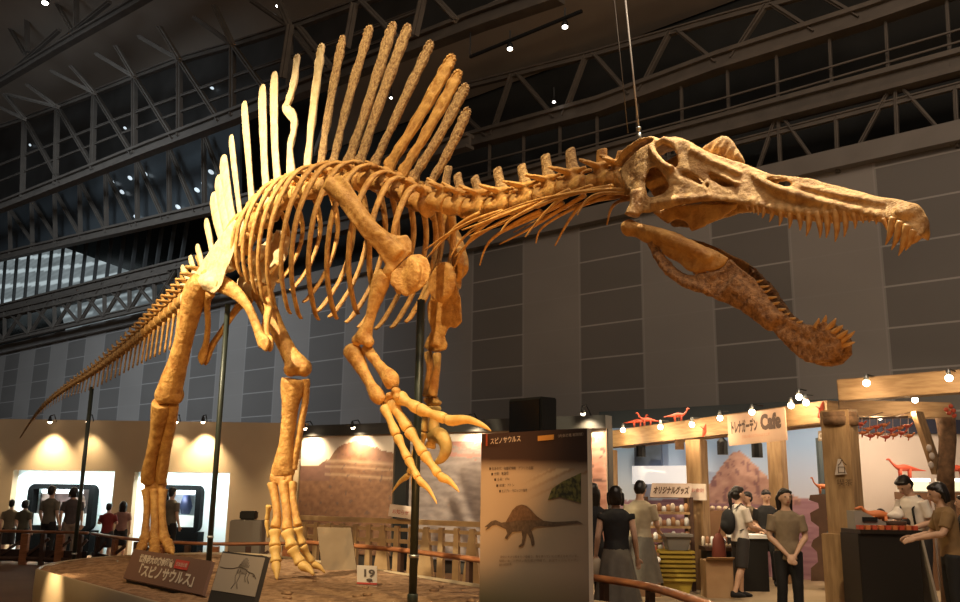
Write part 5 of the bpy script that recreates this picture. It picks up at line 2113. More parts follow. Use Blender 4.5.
m = MB()
m.box(p, (.16, .03, .2))
m.bar(p + UP * .1, p + UP * .5, .012)
props(m.build('tag', BARK, None, False), 'small wooden tag hanging under the long beam beside the slim post', 'tag')


# ---- toy dinosaurs
zk_ = P(880, 530, 12.0).z
TOY = [mat('toy_red', (.48, .07, .03), None, .5), mat('toy_orange', (.55, .16, .05), None, .5)]


def toy(p, L, label, k=0, flip=1, tall=1.0):
    """small long-necked toy standing at p, body along x"""
    t = thing('toy_dinosaur', label, 'toy', p, 'red toy dinosaurs in the shop')
    m = MB()
    f = flip
    q = [(-.62, .22, .008), (-.42, .24, .03), (-.22, .27, .065), (0, .30, .10), (.18, .30, .085), (.30, .36, .045), (.40, .46, .03), (.46, .54 * tall, .035), (.54, .53 * tall, .02)]
    curve_tube(m, [(p + V((x * L * f, 0, z * L)), r * L, r * L) for x, z, r in q], V((0, 1, 0)), 8, 3)
    for x in (-.12, .16):
        for y in (-.06, .06):
            m.tube([p + V((x * L * f, y * L, .27 * L)), p + V((x * L * f, y * L, 0))], [.04 * L, .028 * L], n=6)
    m.build('body', TOY[k], t)
    return t


toy(V((P(906, 478, 16.4).x, 16.4, P(906, 478, 16.2).z)), .62, 'red toy dinosaur on top of the lit display behind the man', 0, -1)
toy(V((P(958, 478, 16.4).x, 16.4, P(958, 478, 16.2).z)), .6, 'red toy dinosaur on top of the display at the right edge', 0, -1)
toy(V((P(879, 513, 12.53).x, 12.53, zk_)), .62, 'long orange toy dinosaur with raised tail on the black counter', 1, -1, .8)
toy(V((P(862, 520, 12.52).x, 12.52, zk_)), .2, 'small red toy dinosaur on the counter beside the post', 0, 1)
for px, py, k, lab in ((637, 423, 0, 'red toy dinosaur at the left end of the long beam'), (648, 424, 0, 'dark red arched toy on the long beam above the shop'), (678, 422, 0, 'red toy dinosaur on the long beam near the slim post')):
    p = P(px, 433, bz(px))
    p.z = beam_z(px) + .17
    toy(p, .42, lab, k, 1 if px != 648 else -1, 1.1)
for px, py, lab in ((705, 430, 'red cut-out climbing on the beam left of the banner'), (821, 410, 'red cut-out on the beam left of the thick post')):
    p = P(px, py, bz(px) - .2)
    m = MB()
    m.tube([p - UP * .12 - V((.05, 0, 0)), p, p + UP * .13 + V((.05, 0, 0))], [.015, .045, .015], [.01] * 3, n=8)
    for s in (-1, 1):
        m.tube([p, p + V((s * .08, 0, -.06 * s))], [.015, .008], n=5)
    props(m.build('cut_out', TOY[0]), lab, 'decoration')

# hanging string of red toys
t = thing('hanging_mobile', 'row of strings with small red dinosaurs hanging under the upper beam', 'mobile', P(884, 420, 14))
m = MB()
m.bar(P(857, 419, 14), P(908, 417, 13.75), .03)
for px_ in (864, 892):
    m.bar(P(px_, 418, 13.85), P(px_, 418, 13.85) + UP * .16 - WN * .95, .012)
m.build('rod', WOOD_DK, t, False)
for i in range(7):
    px = 862 + i * 7.7
    for j, (py) in enumerate((424 + (i * 5) % 7, 433 + (i * 3) % 5)):
        p = P(px + (j - .5) * 2, py, 13.9)
        m = MB()
        m.ell(p, (.055, .03, .03), None, 8, 6)
        m.tube([p + V((.04, 0, .0)), p + V((.09, 0, .05))], [.018, .012], n=5)
        m.tube([p - V((.04, 0, 0)), p - V((.1, 0, -.01))], [.018, .005], n=5)
        m.tube([p, p - V((.02, 0, .07))], [.014, .01], n=5)
        m.build('charm', TOY[(i + j) % 2], t)
    m = MB()
    m.bar(P(px, 418.5, 13.9), P(px, 434 + (i * 3) % 5, 13.9), .008)
    m.build('string', mat('string', (.6, .4, .3), None, .7), t, False)
m = MB()
for dx, dz in ((0, 0), (.09, .05), (-.07, .07), (.02, .14), (.12, -.05)):
    m.ell(P(949, 413, 13.5) + V((dx * .7, -dz * .3, dz * .7)), (.04, .035, .035), None, 8, 6)
props(m.build('flower_bunch', TOY[0]), 'bunch of red flowers on top of the tree trunk', 'flowers')

# ---- souvenir rack
RD = 15.6
t = thing('souvenir_rack', 'wooden souvenir rack with a lettered header board', 'rack', G(668, 592, 0))
rx0, rx1 = P(646, 500, RD).x, P(691, 500, RD).x
rzt = P(670, 497, RD).z
m = MB()
for x in (rx0, rx1):
    for y in (RD, RD + .4):
        m2 = MB()
        m2.box((x, y, rzt / 2), (.06, .06, rzt))
        m2.build('post', WOOD_DK, t, False)
shz = [P(670, y, RD).z for y in (512, 526, 540, 552)]
for z_ in shz:
    m = MB()
    m.box(((rx0 + rx1) / 2, RD + .2, z_ - .02), (rx1 - rx0, .44, .04))
    m.build('board', TIMBER, t, False)
bl, br, tl = P(650, 497, RD - .05), P(690, 497.5, RD - .05), P(652, 483, RD + .05)
X, Y, Nn = quad_frame(bl, br, tl)
if Nn.dot(CAM - bl) < 0:
    Nn = -Nn
m = MB()
m.prism([bl, br, br + Y, bl + Y], -Nn * .03)
m.build('header_board', mat('header_board', (.36, .27, .22), (.42, .32, .26), .7, 5), t, False)
fit_text('オリジナルグッズ', X.length * .88, Y.length * .55, mat('post_ink', (.07, .035, .015)), t, bl + Nn * .006 + X * .06 + Y * .28, X, Y, 'header_lettering', .008)
pouch = [mat('pouch_a', (.42, .22, .1), None, .5), mat('pouch_b', (.6, .5, .4), None, .5), mat('pouch_c', (.3, .14, .07), None, .5), mat('pouch_d', (.7, .68, .66), None, .4)]
for r_, z_ in enumerate([rzt - .06] + shz[:3]):
    for i in range(9):
        x = rx0 + .08 + (rx1 - rx0 - .16) * i / 8
        h = .095 + .025 * ((i * 7 + r_ * 3) % 3)
        m = MB()
        zc = (z_ - .10 - h) if r_ == 0 else z_
        zc = shz[r_] if True else zc
        zc += .005
        m.tube([V((x, RD + .04, zc)), V((x, RD + .04, zc + h * .7)), V((x, RD + .04, zc + h))], [.045, .045, .02], [.03, .03, .015], n=8)
        props(m.build('souvenir_pouch', pouch[(i * 5 + r_ * 3) % 4]), 'small %s souvenir pouch on the %s shelf of the lettered rack' % (('tan', 'cream', 'dark brown', 'white')[(i * 5 + r_ * 3) % 4], ('top', 'second', 'third', 'lowest')[r_]), 'souvenir', 'souvenir pouches on the rack')

# wooden box counter, crates, table
def crate_box(px0, px1, pyb, pyt, d, depth):
    x0, x1 = P(px0, pyb, d).x, P(px1, pyb, d).x
    return x0, x1, P(px0, pyt, d).z


x0, x1, zt = crate_box(636, 661, 590, 553, 14.7, .7)
t = thing('wooden_box', 'brown wooden display box with red goods on top beside the yellow crates', 'box', ((x0 + x1) / 2, 15.0, 0))
m = MB()
m.box(((x0 + x1) / 2, 15.05, zt / 2), (x1 - x0, .7, zt))
m.build('body', mat('box_brown', (.15, .075, .035), (.2, .1, .05), .6, 3), t, False, bevel=.01)
m = MB()
m.ell(((x0 + x1) / 2 + .12, 14.69, zt - .1), (.09, .012, .055))
m.build('white_label', WHITE, t)
for i in range(10):
    m = MB()
    p = V((x0 + .06 + (x1 - x0 - .12) * (i % 5) / 4, 14.85 + .22 * (i // 5), zt + .05))
    m.ell(p, (.042, .042, .042), None, 8, 6)
    props(m.build('red_parcel', TOY[0]), 'small red parcel on the brown wooden box', 'parcel', 'red parcels on the wooden box')
x0, x1, _ = crate_box(662, 695, 588, 547, 14.9, .6)
YEL = mat('crate_yellow', (.36, .25, .035), None, .5)
GRY = mat('crate_grey', (.2, .18, .16), None, .6)


def crate(z, m_, label, n, sc=1.0, tilt=0):
    t = thing('plastic_crate', label, 'crate', ((x0 + x1) / 2, 15.2, z), 'nested crates between box and table')
    wd, dp = (x1 - x0) * sc, .55 * sc
    m = MB()
    cx, cy = (x0 + x1) / 2 + tilt, 15.2
    h = .26
    for b_ in (-dp / 2, dp / 2):
        m.prism([V((cx - wd / 2 * .72, cy + b_ * .72, z)), V((cx + wd / 2 * .72, cy + b_ * .72, z)), V((cx + wd / 2, cy + b_, z + h)), V((cx - wd / 2, cy + b_, z + h))], V((0, .01 if b_ < 0 else -.01, 0)))
    for s in (-1, 1):
        m.prism([V((cx + s * wd / 2 * .72, cy - dp / 2 * .72, z)), V((cx + s * wd / 2 * .72, cy + dp / 2 * .72, z)), V((cx + s * wd / 2, cy + dp / 2, z + h)), V((cx + s * wd / 2, cy - dp / 2, z + h))], V((-s * .01, 0, 0)))
    m.box((cx, cy, z + .008), (wd * .7, dp * .7, .012))
    m.build('body', m_, t, False)
    m = MB()
    m.box((cx, cy - dp / 2 - .01, z + h - .02), (wd + .04, .03, .04))
    m.box((cx, cy + dp / 2 + .01, z + h - .02), (wd + .04, .03, .04))
    m.box((cx - wd / 2 - .01, cy, z + h - .02), (.03, dp, .04))
    m.box((cx + wd / 2 + .01, cy, z + h - .02), (.03, dp, .04))
    m.build('lip', m_, t, False)


for i in range(7):
    crate(.01 + i * .072, YEL, ['bottom yellow crate of the nested stack', 'second yellow crate from the bottom of the stack', 'third yellow crate from the bottom of the stack', 'middle yellow crate of the nested stack', 'fifth yellow crate from the bottom of the stack', 'sixth yellow crate from the bottom of the stack', 'top yellow crate right under the grey crate'][i], i)
crate(.705, GRY, 'grey crate on top of the yellow crate stack', 8, .8, .05)
x0t, x1t, zt = crate_box(702, 729, 560, 546, 15.4, .7)
t = thing('goods_table', 'dark table covered with small goods behind the cardboard box', 'table', ((x0t + x1t) / 2, 15.35, 0))
m = MB()
m.box(((x0t + x1t) / 2, 15.35, zt - .03), (x1t - x0t, .48, .06))
m.build('table_top', WOOD_DK, t, False)
m = MB()
m.box(((x0t + x1t) / 2, 15.35, (zt - .06) / 2), (x1t - x0t - .06, .42, zt - .06))
m.build('skirt', BLACK, t, False)
for i in range(8):
    m = MB()
    m.ell((x0t + .03 + (x1t - x0t - .06) * i / 7, 15.17, zt + .03), (.026, .03, .028), None, 8, 6)
    props(m.build('bun', mat('bun', (.55, .42, .3), None, .6)), 'small round pale bun in a row on the goods table', 'bun', 'buns on the goods table')
for i in range(6):
    m = MB()
    x = x0t + .04 + i * .075
    m.tube([V((x, 15.42, zt)), V((x, 15.42, zt + .13)), V((x, 15.42, zt + .16))], [.03, .03, .02], n=8)
    props(m.build('jar', pouch[(i + 1) % 4]), 'small %s jar at the back of the goods table' % ('cream', 'dark brown', 'white', 'tan')[i % 4], 'jar', 'jars on the goods table')
m = MB()
m.ell((x0t + .3, 15.29, zt + .08), (.10, .075, .08))
props(m.build('glass_dome', mat('steel_bright', (.6, .6, .6), None, .2, metal=.8)), 'shiny metal dome on the goods table', 'dome')
x0, x1, zt = crate_box(702, 729, 588, 559, 14.95, .5)
t = thing('cardboard_box', 'brown cardboard box on the floor left of the girl with the backpack', 'box', ((x0 + x1) / 2, 15.1, 0))
m = MB()
m.box(((x0 + x1) / 2, 14.85, zt / 2), (x1 - x0, .4, zt))
m.build('body', CARD, t, False, bevel=.008)
m = MB()
m.prism([V((x0, 14.66, zt)), V((x1, 14.66, zt)), V((x1, 14.54, zt + .05)), V((x0, 14.54, zt + .05))], V((0, .004, .01)))
m.build('flap', CARD, t, False)
m = MB()
p = V((P(719, 551, 14.85).x, 14.85, zt + .315))
m.tube([p - UP * .3, p - UP * .25, p, p + UP * .1], [.10, .12, .10, .04], [.05, .07, .06, .02], n=10)
m.tube([p + UP * .08, p + UP * .22 + V((.05, 0, 0)), p + UP * .3 + V((.1, 0, 0))], [.012] * 3, n=6)
props(m.build('shoulder_bag', mat('bag_red', (.17, .04, .025), None, .7)), 'dark red bag on the cardboard box beside the girl with the backpack', 'bag')

# rear white-topped counter
x0c, x1c, zt = crate_box(738, 772, 575, 535, 15.6, .6)
t = thing('serving_counter', 'white-topped dark counter behind the girl and the standing woman', 'counter', ((x0c + x1c) / 2, 15.95, 0))
m = MB()
m.box(((x0c + x1c) / 2, 15.95, zt - .03), (x1c - x0c, .6, .06))
m.build('counter_top', WHITE, t, False)
m = MB()
m.box(((x0c + x1c) / 2, 15.97, (zt - .06) / 2), (x1c - x0c - .04, .54, zt - .06))
m.build('front', BLACK, t, False)
x0c, x1c, zt = crate_box(702, 736, 555, 510, 17.9, .5)
t = thing('sideboard', 'brown sideboard along the cafe rear wall', 'sideboard', ((x0c + x1c) / 2, 17.9, 0))
m = MB()
m.box(((x0c + x1c) / 2, 17.9, zt / 2), (x1c - x0c, .45, zt))
m.build('body', mat('box_brown', (.15, .075, .035)), t, False, bevel=.01)
for i in range(5):
    m = MB()
    m.ell((x0c + .10 + i * .13, 17.85, zt + .045), (.055, .06, .044), None, 8, 6)
    props(m.build('bread', mat('bun', (.55, .42, .3))), 'pale bread on the sideboard', 'bread', 'breads on the sideboard')

# bone-edged brown shelf unit
SHD = 16.0
t = thing('shelf_unit', 'dark brown shelf unit with wavy cut-out sides left of the thick post', 'shelf unit', P(826, 560, SHD))
m = MB()
ol = [(811, 581), (811, 568), (818, 562), (817, 552), (811, 546), (813, 540), (819, 536), (819, 527), (811, 521), (810, 513), (819, 508), (818, 503), (809, 500), (810, 495), (822, 494), (837, 495), (837, 503), (834, 508), (834, 576), (837, 581)]
Yd = SHD
m.plate(ol, [[(827, 508), (834 - 1.2, 508), (834 - 1.2, 520), (827, 520)], [(827, 531), (832.8, 531), (832.8, 546), (827, 546)], [(827, 556), (832.8, 556), (832.8, 570), (827, 570)]], lambda x, y, s: P(x, y, Yd + (.08 if s else 0)), 5)
m.build('cut_out_board', mat('shelf_brown', (.07, .035, .02), (.1, .05, .028), .7, 4), t, False)
for py in (521, 547, 571):
    m = MB()
    c = P(829, py, SHD + .22)
    m.box(c, (.32, .36, .03))
    m.build('shelf_board', mat('shelf_brown', (.07, .035, .02)), t, False)
for py, mt_, lab in ((521, TOY[0], 'red boxed toy on the upper shelf of the wavy shelf unit'), (547, pouch[1], 'pale boxed toy on the middle shelf of the wavy shelf unit'), (571, TOY[1], 'orange boxed toy on the lower shelf of the wavy shelf unit')):
    c = P(830, py, SHD + .2)
    m = MB()
    m.box(c + UP * .11, (.2, .18, .19))
    o = m.build('toy_box', mt_, None, False, bevel=.008)
    props(o, lab, 'box')
toy(P(824, 493.6, SHD + .04), .42, 'orange toy dinosaur sitting on top of the wavy shelf unit', 1, -1, 1.2)

# black sales counter
CD = 12.0
x0k, x1k = P(860, 560, CD).x, P(921, 560, CD).x
zk = P(880, 530, CD).z
t = thing('sales_counter', 'black sales counter right of the thick timber post', 'counter', ((x0k + x1k) / 2, CD + .4, 0))
m = MB()
m.box(((x0k + x1k) / 2, CD + .3, (zk - .05) / 2), (x1k - x0k, .6, zk - .05))
m.build('body', mat('counter_black', (.012, .009, .007), None, .5), t, False, bevel=.01)
m = MB()
m.box(((x0k + x1k) / 2 + .03, CD + .29, zk - .025), (x1k - x0k + .02, .64, .05))
m.build('counter_top', mat('counter_top', (.02, .015, .012), None, .3), t, False)
m = MB()
m.prism([V((x1k + .02, CD, zk - .06)), V((x1k + .02, CD + .7, zk - .06)), V((x1k + .20, CD + .7, 0.02)), V((x1k + .20, CD, 0.02))], V((.03, 0, 0)))
m.build('side_cloth', mat('cloth_grey', (.3, .25, .2), (.36, .3, .24), .8, 3), t, False)
for i in range(9):
    m = MB()
    x = x0k + .06 + i * .09
    m.box((x, CD + .07, zk + .03), (.06, .1, .055))
    props(m.build('snack_packet', TOY[i % 2], None, False), 'small %s packet in the row along the front of the black counter' % ('red', 'orange')[i % 2], 'packet', 'packets on the black counter')
t = thing('cash_register', 'pale grey cash register with a sloping top on the black counter', 'cash register', V((x0k + .35, CD + .5, zk)))
m = MB()
xx0, xx1 = x0k + .04, x0k + .46
m.prism([V((xx0, CD + .17, zk)), V((xx1, CD + .17, zk)), V((xx1, CD + .17, zk + .09)), V((xx0 + .1, CD + .17, zk + .24)), V((xx0, CD + .17, zk + .24))], V((0, .25, 0)))
m.build('body', mat('register_grey', (.26, .23, .2), None, .5), t, False)
m = MB()
m.box((xx0 + .2, CD + .16, zk + .13), (.2, .012, .06))
m.build('display', BLACK, t, False)
p = V((P(905, 530, CD).x, CD + .27, zk))
t = thing('basket', 'dark woven bowl holding a white cloth on the black counter', 'basket', p)
m = MB()
m.tube([p, p + UP * .02, p + UP * .1, p + UP * .11], [.10, .12, .15, .14], n=16)
m.build('bowl', WOOD_DK, t)
m = MB()
m.ell(p + UP * .185 + V((.02, 0, 0)), (.11, .085, .065))
m.ell(p + UP * .235 + V((.05, 0, 0)), (.06, .06, .06))
props(m.build('cloth', mat('cloth_white', (.7, .62, .54), None, .8), None, True, .02, 1, .5, .02, 9), 'white cloth in the dark bowl on the black counter', 'cloth')
# lit displays on the rear wall
for px0, px1, lab in ((905, 931, 'lit white display box on the shop wall behind the man'), (945, 966, 'lit white display box on the shop wall at the right edge')):
    d = 16.2
    x0, x1 = P(px0, 484, d).x, P(px1, 484, d).x
    z0_, z1_ = P(px0, 492, d).z, P(px0, 478, d).z
    t = thing('lit_display', lab, 'display', ((x0 + x1) / 2, d, z0_))
    m = MB()
    m.box(((x0 + x1) / 2, d + .2, (z0_ + z1_) / 2), (x1 - x0, .3, z1_ - z0_))
    m.build('case', WHITE, t, False)
    m = MB()
    m.box(((x0 + x1) / 2, d + .04, (z0_ + z1_) / 2 - .02), (x1 - x0 - .06, .02, z1_ - z0_ - .08))
    m.build('lit_panel', mat('lit_cream', (.7, .65, .4), None, .5, emit=(1, .9, .62), estr=.8), t, False)
    m = MB()
    m.box(((x0 + x1) / 2, d + .03, z1_ - .03), (x1 - x0, .03, .05))
    m.build('tube_light', mat('tube_glow', (1, 1, 1), None, .5, emit=(1, .97, .9), estr=3), t, False)
    m = MB()
    m.box(((x0 + x1) / 2, d + .25, z0_ / 2), (x1 - x0, .4, z0_))
    m.build('cabinet', mat('box_brown', (.15, .075, .035)), t, False)
m = MB()
p = P(698, 492, bz(698) - .2)
m.box(p, (.32, .03, .28), (WD, WN, UP))
o = m.build('notice', mat('notice_white', (.62, .5, .42)), None, False)
props(o, 'white notice with red lines on the slim timber post', 'notice')
fit_text('お会計', .24, .08, mat('patch_red', (.42, .05, .035)), o, p + WN * .02 + WD * .12 + UP * .0, -WD, UP, 'red_lettering')
# ------------------------------------------------------------------ people
SKIN = mat('skin', (.50, .30, .20), (.56, .34, .23), .5, 8)
HAIR = mat('hair', (.012, .008, .006), None, .4)
EYE = mat('eye_dark', (.01, .008, .006), None, .3)
LIP = mat('lip', (.3, .09, .07), None, .5)


def cloth(name, c, rough=.8):
    return mat('cloth_' + name, c, tuple(x * .78 for x in c), rough, 9, .15)


def person(label, px, d, h, face, top=None, bottom=None, shoes=None, sleeve='short', legs='trousers', hair='short', pose=None, group=None, detail=True, hem=.86):
    """face: heading in degrees (0 looks away from the camera, 180 towards it)"""
    g = P(px, 520, d)
    gx, gy = g.x, g.y
    s = h / 1.70
    th = math.radians(face)
    pose = pose or {}
    t = thing('person', label, 'person', (gx, gy, 0), group)
    lean = math.radians(pose.get('lean', 0))
    hp, hy = math.radians(pose.get('nod', 0)), math.radians(pose.get('turn', 0))

    def W(v, upper=False, head=False):
        x, y, z = v
        if head:
            y0, z0 = y - .0, z - 1.46
            y, z = y0 * cos(hp) + z0 * sin(hp), -y0 * sin(hp) + z0 * cos(hp) + 1.46
            x, y = x * cos(hy) - y * sin(hy), x * sin(hy) + y * cos(hy)
        if upper or head:
            z0 = z - .95
            y, z = y * cos(lean) + z0 * sin(lean), -y * sin(lean) + z0 * cos(lean) + .95
        x, y, z = x * s, y * s, z * s
        return V((gx + x * cos(th) - y * sin(th), gy + x * sin(th) + y * cos(th), z))
    rx = V((cos(th), sin(th), 0))
    fy = V((-sin(th), cos(th), 0))
    J = {}
    for sd, n in ((-1, 'l'), (1, 'r')):
        J[n + 's'] = (sd * .175, 0, 1.37)
        J[n + 'e'] = pose.get(n + 'e', (sd * .225, -.03, 1.10))
        J[n + 'w'] = pose.get(n + 'w', (sd * .225, .06, .86))
        J[n + 'h'] = (sd * .085, 0, .90)
        J[n + 'k'] = pose.get(n + 'k', (sd * .10, .02, .48))
        J[n + 'a'] = pose.get(n + 'a', (sd * .105, -.03, .08))
    U = lambda v: W(v, True)
    TOR = [(.86, .150, .105), (.95, .145, .10), (1.05, .125, .09), (1.18, .145, .10), (1.30, .160, .105), (1.38, .135, .085), (1.425, .07, .06), (1.47, .052, .055), (1.53, .05, .055)]
    m = MB()
    m.tube([U((0, 0 if z < 1.4 else .01, z)) for z, a, b in TOR], [a * s for z, a, b in TOR], [b * s for z, a, b in TOR], rx, 16)
    HX, HY, HZ = (W((1, 0, 1.6), 0, True) - W((0, 0, 1.6), 0, True)).normalized(), (W((0, 1, 1.6), 0, True) - W((0, 0, 1.6), 0, True)).normalized(), None
    HZ = HX.cross(HY)
    ax = (HX, HY, HZ)
    m.ell(W((0, .01, 1.605), 0, True), (.076 * s, .095 * s, .105 * s), ax, 16, 12)
    m.ell(W((0, .04, 1.545), 0, True), (.055 * s, .06 * s, .06 * s), ax, 12, 8)
    m.ell(W((0, .11, 1.578), 0, True), (.014 * s, .022 * s, .028 * s), ax, 8, 6)
    for sd in (-1, 1):
        m.ell(W((sd * .078, .0, 1.585), 0, True), (.012 * s, .02 * s, .032 * s), ax, 8, 6)
    for n, sd in (('l', -1), ('r', 1)):
        S, E, Wr = U(J[n + 's']), U(J[n + 'e']), U(J[n + 'w'])
        curve_tube(m, [(S, .055 * s, .055 * s), (S.lerp(E, .4), .046 * s, .046 * s), (E, .038 * s, .038 * s), (E.lerp(Wr, .3), .038 * s, .038 * s), (Wr, .025 * s, .025 * s)], None, 10, 3)
        dn = (Wr - E).normalized()
        side = dn.cross(fy)
        if side.length < .2:
            side = dn.cross(rx)
        side.normalize()
        nrm = dn.cross(side)
        pc = Wr + dn * .05 * s
        m.tube([Wr, pc, Wr + dn * .09 * s], [.022 * s, .038 * s, .036 * s], [.018 * s, .018 * s, .016 * s], side, 10)
        for q, L in ((-.027, .062), (-.009, .075), (.009, .072), (.027, .055)):
            a = Wr + dn * .085 * s + side * q * s
            m.tube([a, a + dn * L * .5 * s + nrm * .006 * s, a + dn * L * s + nrm * .02 * s], [.0105 * s, .0095 * s, .008 * s], n=6)
        a = Wr + dn * .03 * s + side * .03 * s
        m.tube([a, a + dn * .03 * s + side * .025 * s, a + dn * .065 * s + side * .032 * s], [.012 * s, .011 * s, .009 * s], n=6)
        Hh, K, A = W(J[n + 'h']), W(J[n + 'k']), W(J[n + 'a'])
        curve_tube(m, [(Hh, .088 * s, .09 * s), (Hh.lerp(K, .4), .075 * s, .078 * s), (K, .052 * s, .054 * s), (K.lerp(A, .3) - fy * .01 * s, .054 * s, .056 * s), (K.lerp(A, .75), .038 * s, .038 * s), (A, .036 * s, .038 * s)], rx, 12, 3)
        m.tube([A - UP * .02 * s - fy * .03 * s, A + fy * .06 * s - UP * .035 * s, A + fy * .16 * s - UP * .05 * s], [.035 * s, .04 * s, .03 * s], [.04 * s, .035 * s, .02 * s], rx, 10)
    m.build('body', SKIN, t, True, .0105 if detail else .016, 2)

    # clothes
    if top:
        m = MB()
        rows = [(hem, .172, .125), (.95, .165, .118), (1.05, .150, .108), (1.18, .168, .118), (1.30, .182, .122), (1.385, .155, .10), (1.432, .085, .072)]
        rows = [r for r in rows if r[0] >= hem]
        m.tube([U((0, 0, z)) for z, a, b in rows], [a * s for z, a, b in rows], [b * s for z, a, b in rows], rx, 18)
        for n, sd in (('l', -1), ('r', 1)):
            S, E, Wr = U((sd * .165, 0, 1.365)), U(J[n + 'e']), U(J[n + 'w'])
            if sleeve == 'long':
                pts = [(S, .07 * s), (S.lerp(E, .5), .06 * s), (E, .055 * s), (E.lerp(Wr, .92), .042 * s)]
            elif sleeve == 'cap':
                pts = [(S, .07 * s), (S.lerp(E, .28), .066 * s)]
            else:
                pts = [(S, .072 * s), (S.lerp(E, .4), .066 * s), (S.lerp(E, .78), .064 * s)]
            curve_tube(m, [(p, r, r) for p, r in pts], None, 12, 3)
        m.build('shirt', top, t, True, .014 if detail else .02, 2, .5, .006 * s, 7)
    if legs == 'skirt':
        m = MB()
        n = 36
        vs, fs = [], []
        rows = [(.98, .15, .105, 0), (.86, .185, .15, .008), (.6, .23, .2, .022), (.32, .28, .24, .035)]
        for z, a, b, k in rows:
            for j in range(n):
                q = 2 * PI * j / n
                f = 1 + k * 3 * sin(q * 9)
                vs.append(W((a * cos(q) * f, b * sin(q) * f, z)))
        for i in range(3):
            for j in range(n):
                fs.append((i * n + j, i * n + (j + 1) % n, (i + 1) * n + (j + 1) % n, (i + 1) * n + j))
        m.add(vs, fs)
        m.build('skirt', bottom, t, True)
    else:
        m = MB()
        m.tube([W((0, 0, z)) for z in (.80, .86, .95, 1.0)], [.12 * s, .165 * s, .158 * s, .14 * s], [.10 * s, .12 * s, .11 * s, .1 * s], rx, 16)
        for n, sd in (('l', -1), ('r', 1)):
            Hh, K, A = W(J[n + 'h']), W(J[n + 'k']), W(J[n + 'a'])
            if legs == 'shorts':
                pts = [(Hh, .105), (Hh.lerp(K, .5), .10), (K + (Hh - K) * -.05, .095)]
            else:
                pts = [(Hh, .105), (Hh.lerp(K, .5), .09), (K, .07), (K.lerp(A, .5), .066), (A + UP * .02, .058)]
            curve_tube(m, [(p, r * s, r * s) for p, r in pts], rx, 12, 3)
        m.build('shorts' if legs == 'shorts' else 'trousers', bottom, t, True, .015 if detail else .022, 2, .5, .005, 7)
    for n in ('l', 'r'):
        A = W(J[n + 'a'])
        m = MB()
        curve_tube(m, [(A + V((0, 0, -.015 * s)) - fy * .055 * s, .035 * s, .05 * s), (A - UP * .025 * s + fy * .03 * s, .045 * s, .05 * s), (A - UP * .04 * s + fy * .12 * s, .046 * s, .035 * s), (A - UP * .05 * s + fy * .185 * s, .03 * s, .02 * s)], rx, 10, 3)
        m.build('shoe', shoes or BLACK, t)
    # hair
    m = MB()
    hc = W((0, -.016, 1.632), 0, True)
    m.ell(hc, (.086 * s, .100 * s, .090 * s), ax, 18, 12)
    m.ell(W((0, -.04, 1.585), 0, True), (.084 * s, .078 * s, .09 * s), ax, 16, 10)
    m.ell(W((0, .05, 1.672), 0, True), (.06 * s, .052 * s, .034 * s), ax, 12, 8)
    for sd in (-1, 1):
        m.ell(W((sd * .04, .042, 1.662), 0, True), (.045 * s, .042 * s, .03 * s), ax, 10, 8)
    if hair in ('bob', 'long'):
        z1 = 1.47 if hair == 'bob' else 1.36
        for x in (-.075, -.045, 0, .045, .075):
            y = -.02 if abs(x) > .06 else -.065
            curve_tube(m, [(W((x, y, 1.62), 0, True), .035 * s, .035 * s), (W((x * 1.12, y - .01, 1.54), 0, True), .034 * s, .03 * s), (W((x * 1.08, y - .0, z1), 0, True), .018 * s, .016 * s)], ax[0], 8, 3)
    if hair == 'pony':
        curve_tube(m, [(W((0, -.10, 1.63), 0, True), .03 * s, .03 * s), (W((0, -.15, 1.58), 0, True), .036 * s, .034 * s), (W((.01, -.15, 1.45), 0, True), .032 * s, .03 * s), (W((.01, -.14, 1.32), 0, True), .012 * s, .01 * s)], ax[0], 8, 3)
    m.build('hair', HAIR, t, True, .012 if detail else .018, 2, .5, .006, 18)
    if detail:
        for sd in (-1, 1):
            m = MB()
            m.ell(W((sd * .031, .094, 1.605), 0, True), (.014 * s, .008 * s, .007 * s), ax, 8, 6)
            m.build('eye', EYE, t)
        m = MB()
        m.ell(W((0, .1, 1.537), 0, True), (.022 * s, .007 * s, .007 * s), ax, 8, 6)
        m.build('mouth', LIP, t)
    return t, W, U, rx, fy, s


BLK = cloth('black', (.012, .011, .012))
CRM = cloth('cream', (.40, .32, .21))
WHT = cloth('white', (.62, .56, .48))
BEI = cloth('taupe', (.24, .175, .11))
BRN = cloth('brown', (.27, .16, .065))
CHK = cloth('grey_check', (.13, .11, .085))
DNM = cloth('charcoal', (.03, .026, .026))
RED = cloth('red', (.22, .025, .02))
KHK = cloth('khaki', (.16, .12, .07))

T = person('person in a black top and grey tiered skirt seen from behind beside the poster', 616, 11.4, 1.70, -12, BLK, CHK, BLK, 'cap', 'skirt', 'bob', {'rw': (.25, .08, .84), 'lw': (-.26, .05, .86)}, hem=.93)
tt_, W, U, rx, fy, s_ = T
m = MB()
p = U((-.25, .05, .72))
m.tube([p - UP * .14, p - UP * .1, p + UP * .04, p + UP * .1], [.05, .09, .08, .03], [.03, .05, .045, .02], rx, 10)
m.build('hand_bag', mat('bag_pale', (.35, .27, .18), None, .7), tt_)
person('person in dark clothes half hidden behind the poster edge', 592, 12.3, 1.74, 20, BLK, BLK, BLK, 'short', 'trousers', 'long')
person('person in a cream shirt and checked skirt browsing the souvenir rack', 640, 13.6, 1.80, -28, CRM, CHK, BLK, 'short', 'skirt', 'short', {'rw': (.18, .28, 1.02), 're': (.23, .05, 1.10), 'nod': 22}, hem=.92)
